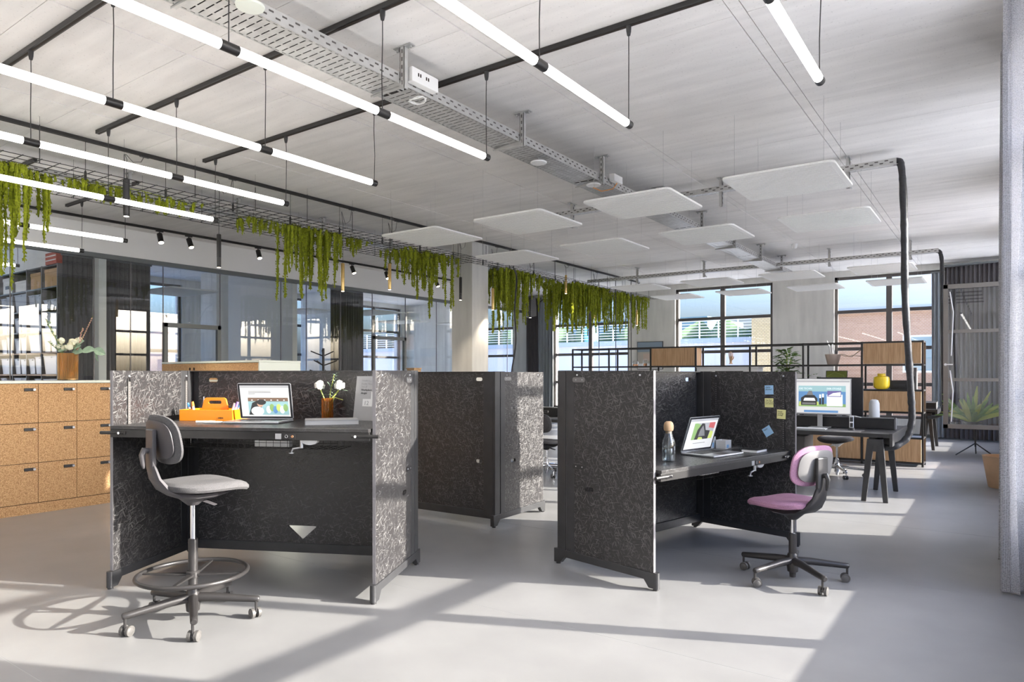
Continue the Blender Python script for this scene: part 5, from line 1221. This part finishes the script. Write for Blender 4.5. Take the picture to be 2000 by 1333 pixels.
o = thing('desk_mat', 'pale flat desk mat on the trestle desk', 'desk mat', (-1.72, 8.9, .7605)); plate('mat_sheet', rrect(-.42, .42, -.2, .2, .02), [], .002, 'shellg', o, plane='XY', loc=(0, 0, .001))
o = MB().tube([(-1.62, 9.3, 1.0), (-1.55, 9.25, .93), (-1.42, 9.22, .92), (-1.36, 9.25, .905)], .005, 6).build('cable', 'whitep', smooth=True); tag(o, 'white cable trailing from the silver monitor', 'cable')
o = MB().tube([(-4.75, 9.55, 1.0), (-4.8, 9.5, .85), (-4.9, 9.45, .80), (-5.0, 9.4, .77)], .005, 6).build('cable', 'whitep', smooth=True); tag(o, 'white cable hanging behind the dark monitor', 'cable')
o = thing('desk_speaker', 'rounded white desk speaker right of the monitors', 'speaker', (-1.28, 9.72, .762)); MB().lathe([(.06, 0), (.065, .03), (.06, .30), (.045, .34), (.02, .35)], (0, 0, 0), 20).build('speaker_body', 'whitep', o, True); MB().lathe([(.07, 0), (.07, .006)], (0, 0, 0), 20).build('foot', 'blackp', o)
# pedestal
t = thing('pedestal', 'grey drawer pedestal under the trestle desk', 'cabinet', (-2.45, 9.7, 0)); MB().box(-.4, .4, -.25, .25, .06, .62).build('carcass', 'edge', t)
for z in (.07, .26, .45): MB().box(-.395, .395, -.268, -.25, z, z + .175).build('drawer', 'shellg', t, bev=.003)
# ================================================================ SHELVING ROOM DIVIDER
t = thing('shelf_unit', 'long black steel-framed open shelving with oak boxes', 'shelf', (0, 12.25, 0))
ux_ = [-7.15, -6.32, -5.43, -4.54, -3.56, -2.68, -1.79, -.95]; D_ = .38; zl_ = [.05, .44, .83, 1.18, 1.58, 1.94]
for x in ux_:
    for y in (0, D_): MB().box(x - .014, x + .014, y - .014, y + .014, .0, 1.955).build('upright', 'black', t)
for z in zl_:
    for y in (0, D_): MB().box(ux_[0], ux_[-1], y - .013, y + .013, z - .013, z + .013).build('long_rail', 'black', t)
    for x in ux_: MB().box(x - .012, x + .012, 0, D_, z - .012, z + .012).build('short_rail', 'black', t)
for z, segs in ((1.58, ((0, 1), (1, 2), (3, 4), (4, 5), (5, 6))), (1.18, ((1, 2), (2, 3), (3, 4), (4, 5), (5, 6), (6, 7))), (.83, ((0, 1), (2, 3), (3, 4), (5, 6), (6, 7))), (.44, ((0, 7),)), (.05, ((0, 7),))):
    for a, b in segs: MB().box(ux_[a] + .015, ux_[b] - .015, .012, D_ - .012, z + .002, z + .014).build('shelf_board', 'black', t)
for i, z0, z1 in ((6, 1.60, 1.925), (6, .85, 1.165), (6, .07, .425), (2, 1.595, 1.925), (5, .07, .425), (4, .07, .425), (3, .85, 1.165), (1, .07, .425)):
    a = MB().box(ux_[i] + .02, ux_[i + 1] - .02, -.010, .008, z0, z1).build('oak_front', 'oak', t, bev=.002)
    MB().box(ux_[i] + .02, ux_[i + 1] - .02, .008, D_ - .02, z0, z1).build('oak_box', 'oak', t)
MB().box(ux_[5] + .02, ux_[6] - .02, -.008, .01, .46, .80).build('drawer_front', 'shellg', t)
# things on the shelving
def flowerpot(label, x, y, z, r_, h_, m_, cat='pot'):
    t = thing('plant_pot', label, cat, (x, y, z)); MB().lathe([(r_ * .7, 0), (r_, h_ - .02), (r_ * 1.03, h_), (r_ * .93, h_), (r_ * .9, h_ - .03)], (0, 0, 0), 24).build('pot', m_, t, True); MB().lathe([(r_ * .88, h_ - .03), (r_ * .86, h_ - .02)], (0, 0, 0), 20).build('soil', 'soil', t); return t
YS = 12.42
p = flowerpot('pale clay pot with bare curling twigs on the upper shelf', -2.25, YS, 1.595, .12, .17, 'potw')
MB().tube([(-.03, 0, .14), (-.05, 0, .28), (-.09, 0, .40)], [.02, .014, .004], 8).tube([(0, 0, .14), (-.02, 0, .30), (.02, 0, .40)], [.016, .012, .004], 8).build('pale_shoot', 'whitep', p, True)
MB().tube([(.02, 0, .15), (.15, 0, .17), (.28, 0, .12), (.40, 0, .22), (.46, 0, .25)], .007, 6).tube([(.1, 0, .165), (.2, .03, .13), (.3, .03, .15), (.42, .03, .13)], .006, 6).build('twig', 'twig', p, True)
p = flowerpot('green potted plant on the shelving above the booth side', -2.98, YS, 1.20, .14, .18, 'whitep', 'potted plant')
q = random.Random(3); m = MB()
for k in range(150):
    a = q.uniform(0, 6.28); h = q.uniform(.25, .66); rr = q.uniform(.02, .17) * (1 - abs(h - .42)); m.leaf((math.cos(a) * rr, math.sin(a) * rr, h), (math.cos(a), math.sin(a), q.uniform(-.3, .6)), q.uniform(.09, .14), q.uniform(.025, .04))
for k in range(20):
    a = q.uniform(0, 6.28); m.leaf((.1 + q.uniform(0, .4), 0, q.uniform(.05, .25)), (math.cos(a), math.sin(a), .2), .09, .03)
m.build('leaves', 'green', p)
MB().tube([(0, 0, .14), (0, 0, .6)], .01, 6).tube([(0, 0, .14), (.06, .02, .5)], .008, 6).build('stems', 'stem', p)
t = thing('wooden_hand', 'small wooden artist hand with five upright fingers on the shelving', 'hand model', (-3.95, YS, 1.62))
MB().lathe([(.035, 0), (.035, .012), (.02, .02), (.024, .06)], (0, 0, 0), 16).build('wrist', 'beech', t, True)
MB().hexa([(-.022, -.012, .06), (.022, -.012, .06), (.022, .012, .06), (-.022, .012, .06)], [(-.036, -.013, .14), (.036, -.013, .14), (.036, .013, .14), (-.036, .013, .14)]).build('palm', 'beech', t, bev=.006)
for k, (x, L, tl) in enumerate(((-.029, .075, -.12), (-.010, .092, -.03), (.010, .086, .03), (.029, .065, .12))): MB().tube([(x, 0, .135), (x + tl * L * .5, -.003, .135 + L * .5), (x + tl * L, .002, .135 + L)], [.009, .0085, .006], 8).build('finger', 'beech', t, True)
MB().tube([(.026, 0, .075), (.05, -.01, .105), (.056, -.014, .14)], [.011, .010, .006], 8).build('thumb', 'beech', t, True)
t = thing('printer', 'low white flat device under the wooden hand', 'device', (-3.98, YS, 1.44)); MB().box(-.55, .55, -.17, .17, 0, .11).build('housing', 'whitep', t, bev=.01); MB().box(-.2, .3, -.172, -.17, .03, .05).build('paper_slot', 'gap', t); MB().box(-.57, .57, -.18, .18, .11, .135).build('lid', 'whitep', t, bev=.006)
for x in (-.45, .45): MB().box(x - .02, x + .02, -.15, .15, -.246, 0).build('leg', 'whitep', t)
for i, (x, w_, h_) in enumerate(((-5.83, .06, .075), (-5.62, .04, .10))):
    t = thing('jar', '%s glass jar with amber contents on the upper shelf' % ['low', 'tall domed'][i], 'jar', (x, YS, 1.595)); MB().lathe([(w_ * .9, 0), (w_, .01), (w_, h_), (w_ * .8, h_ * 1.25), (w_ * .3, h_ * 1.4)], (0, 0, 0), 18).build('glass_body', 'clear', t, True); MB().lathe([(w_ * .85, .006), (w_ * .85, h_ * .5)], (0, 0, 0), 18).build('contents', 'copper', t, True)
t = thing('toy_head', 'glossy yellow cylindrical toy head without a face, round stub on top, on the shelving', 'jar', (-1.52, YS - .1, 1.196))  # plain faceless stand-in for a yellow toy head
MB().lathe([(.05, 0), (.085, .004), (.11, .03), (.118, .06), (.118, .16), (.11, .19), (.085, .205), (.06, .208)], (0, 0, 0), 32).build('head_body', 'yellow', t, True); MB().lathe([(.06, .206), (.058, .24), (.052, .248)], (0, 0, 0), 24).build('head_stub', 'yellow', t, True); MB().lathe([(.07, -.0), (.07, .006)], (0, 0, 0), 24).build('foot', 'yellow', t, True)
t = thing('picture_frame', 'small dark green print with yellow curve on the shelving', 'picture', (-2.2, YS, 1.196)); t.rotation_euler = (R(-8), 0, 0)
MB().box(-.165, .165, 0, .015, 0, .30).build('frame', 'blackp', t, bev=.002); MB().box(-.155, .155, -.002, 0, .01, .29).build('print', 'photo3', t); MB().tube([(-.15, -.003, .2), (-.03, -.003, .27), (.11, -.003, .22), (.13, -.003, .12), (.05, -.003, .07)], .004, 5).build('print_curve', 'stem', t); MB().box(-.045, .03, -.004, -.002, .04, .12).build('print_motif', 'whitep', t)
t = thing('speaker_box', 'small black cube speaker beside the green print', 'speaker', (-1.93, YS, 1.196)); MB().box(-.055, .055, -.05, .05, 0, .13).build('housing', 'blackp', t, bev=.006); MB().lathe([(.03, 0), (.034, .004)], (0, 0, 0), 16).build('driver', 'dgrey', t, loc=(0, -.05, .07), rot=(R(90), 0, 0))
t = thing('mug', 'black mug on the shelving below the oak front', 'mug', (-1.62, YS - .25, .846)); MB().lathe([(.036, 0), (.04, .01), (.04, .09), (.035, .09), (.034, .01)], (0, 0, 0), 20).build('body', 'blackp', t, True); MB().ring((0, 0, 0), .025, .005, 16, 6).build('handle', 'blackp', t, True, loc=(.045, 0, .045), rot=(R(90), 0, 0))
for i, (x, w_, h_, lb) in enumerate(((-1.28, .13, .14, 'black box file beside the yellow toy head'), (-1.1, .06, .34, 'slim pale stand on the shelf behind the hose'))):
    t = thing('box_file', lb, 'box', (x, YS + .05, 1.196)); MB().box(-w_, w_, -.08, .08, 0, h_).build('box_body', 'blackp' if i == 0 else 'shellg', t, bev=.004); MB().box(-w_ * .6, w_ * .6, -.083, -.08, h_ * .3, h_ * .6).build('box_label', 'dgrey', t)
t = thing('picture_frame', 'large framed landscape photograph on the far concrete pier', 'picture', (-8.08, YF - .03, 1.58)); MB().box(-.39, .39, 0, .03, 0, .79).build('frame', 'blackp', t, bev=.002); MB().box(-.375, .375, -.003, 0, .5, .775).build('print', 'photo', t); MB().box(-.375, .375, -.003, 0, .17, .499).build('print', 'photo2', t); MB().box(-.375, .375, -.003, 0, .015, .169).build('print', 'paper', t); MB().box(-.2, .15, -.005, -.003, .25, .45).build('print_motif', 'potw', t)
# hoses
def hose(label, P_, r_=.034):
    pts = []; V = [Vector(p) for p in P_]; V = [V[0] * 2 - V[1]] + V + [V[-1] * 2 - V[-2]]
    for i in range(1, len(V) - 2):
        for k in range(8):
            s_ = k / 8; a, b, c, d = V[i - 1:i + 3]
            pts.append(.5 * ((2 * b) + (-a + c) * s_ + (2 * a - 5 * b + 4 * c - d) * s_ * s_ + (-a + 3 * b - 3 * c + d) * s_ ** 3))
    pts.append(V[-2]); q = random.Random(len(pts)); o = MB().tube(pts, [r_ * q.uniform(.9, 1.1) for _ in pts], 12).build('cable_hose', 'hose', smooth=True); tag(o, label, 'hose')
hose('thick black cable sleeve dropping from the near cross tray to the trestle desk', [(-.95, 8.71, 3.80), (-.89, 8.71, 3.78), (-.865, 8.71, 3.55), (-.85, 8.72, 3.0), (-.845, 8.74, 2.3), (-.82, 8.80, 1.7), (-.80, 8.88, 1.2), (-.80, 8.95, .90), (-.85, 8.93, .70), (-.98, 8.85, .60), (-1.12, 8.85, .60)], .037)
hose('black cable sleeve dropping from the far cross tray to the farthest desk', [(-.93, 14.78, 3.70), (-.87, 14.78, 3.66), (-.84, 14.78, 3.4), (-.84, 14.8, 2.6), (-.83, 14.85, 1.6), (-.83, 14.95, .85), (-.88, 15.0, .68), (-1.05, 15.1, .62), (-1.15, 15.3, .64)], .034)
hose('long black cable sleeve hanging behind the column to the hidden desk', [(-7.56, 10.7, 3.49), (-7.2, 10.3, 3.2), (-7.1, 10.1, 2.6), (-7.04, 10.05, 2.0), (-7.1, 10.0, 1.3), (-6.86, 9.95, .78)], .016)
for i, x in enumerate((-7.9, -7.45, -7.05)): o = MB().tube([(x, 14.78, 3.68), (x, 14.8, 0.8)], .009, 6).build('cable', 'blackp'); tag(o, 'thin black cable hanging before the far left window, %s' % ['left one', 'middle one', 'right one'][i], 'cable')
# far table items, pots
t = thing('flower_pot', 'tan clay planter half hidden by the silver curtain', 'pot', (.06, 10.62, 0)); MB().lathe([(.16, 0), (.17, .01), (.23, .385), (.235, .40), (.215, .40), (.21, .36)], (0, 0, 0), 36).build('pot', 'terra', t, True); MB().lathe([(.21, .33), (.2, .34)], (0, 0, 0), 24).build('soil', 'soil', t)
t = thing('plant_stand', 'black tripod stand behind the open window leaf', 'stand', (-.33, 14.55, 0))
MB().tube([(0, 0, .16), (0, 0, .54)], .014, 8).build('pole', 'black', t, True)
for k in range(3): a = R(90 + 120 * k); MB().tube([(0, 0, .22), (math.cos(a) * .33, math.sin(a) * .33, .012)], .011, 8).build('leg', 'black', t, True)
MB().lathe([(.1, .54), (.1, .55)], (0, 0, 0), 20).build('plate', 'black', t)
p = thing('potted_plant', 'striped sword-leaf plant in a shallow bowl on the tripod stand', 'potted plant', (-.38, 14.55, .552)); MB().lathe([(.09, 0), (.15, .05), (.145, .05), (.09, .012)], (0, 0, 0), 24).build('bowl', 'blackp', p, True)
q = random.Random(9); m = MB(); m2 = MB()
for k in range(46):
    a = q.uniform(0, 6.28); e = q.uniform(.5, 1.45); d_ = (math.cos(a) * math.cos(e) , math.sin(a) * math.cos(e) * .7, math.sin(e)); (m if k % 3 else m2).leaf((math.cos(a) * .04, math.sin(a) * .04, .04), d_, q.uniform(.35, .68), q.uniform(.022, .04), up=(0, -1, .3), droop=q.uniform(.05, .4))
m.build('leaf', 'green', p); m2.build('pale_leaf', 'stem', p)
t = thing('storage_box', 'small white-framed box on the farthest desk', 'box', (-1.08, 15.55, .762)); MB().box(-.11, .11, -.08, .08, 0, .13).build('box_body', 'shellg', t, bev=.004); MB().box(-.09, .09, -.083, -.08, .02, .11).build('box_front', 'blackp', t)
t = thing('side_lamp', 'small copper box lamp seen behind the booth post', 'box', (-8.72, 9.2, 0)); MB().box(-.09, .09, -.09, .09, 0, 1.53).build('box_body', 'carton', t, bev=.004); MB().box(-.1, .1, -.1, .1, 1.53, 1.55).build('lid', 'carton', t)
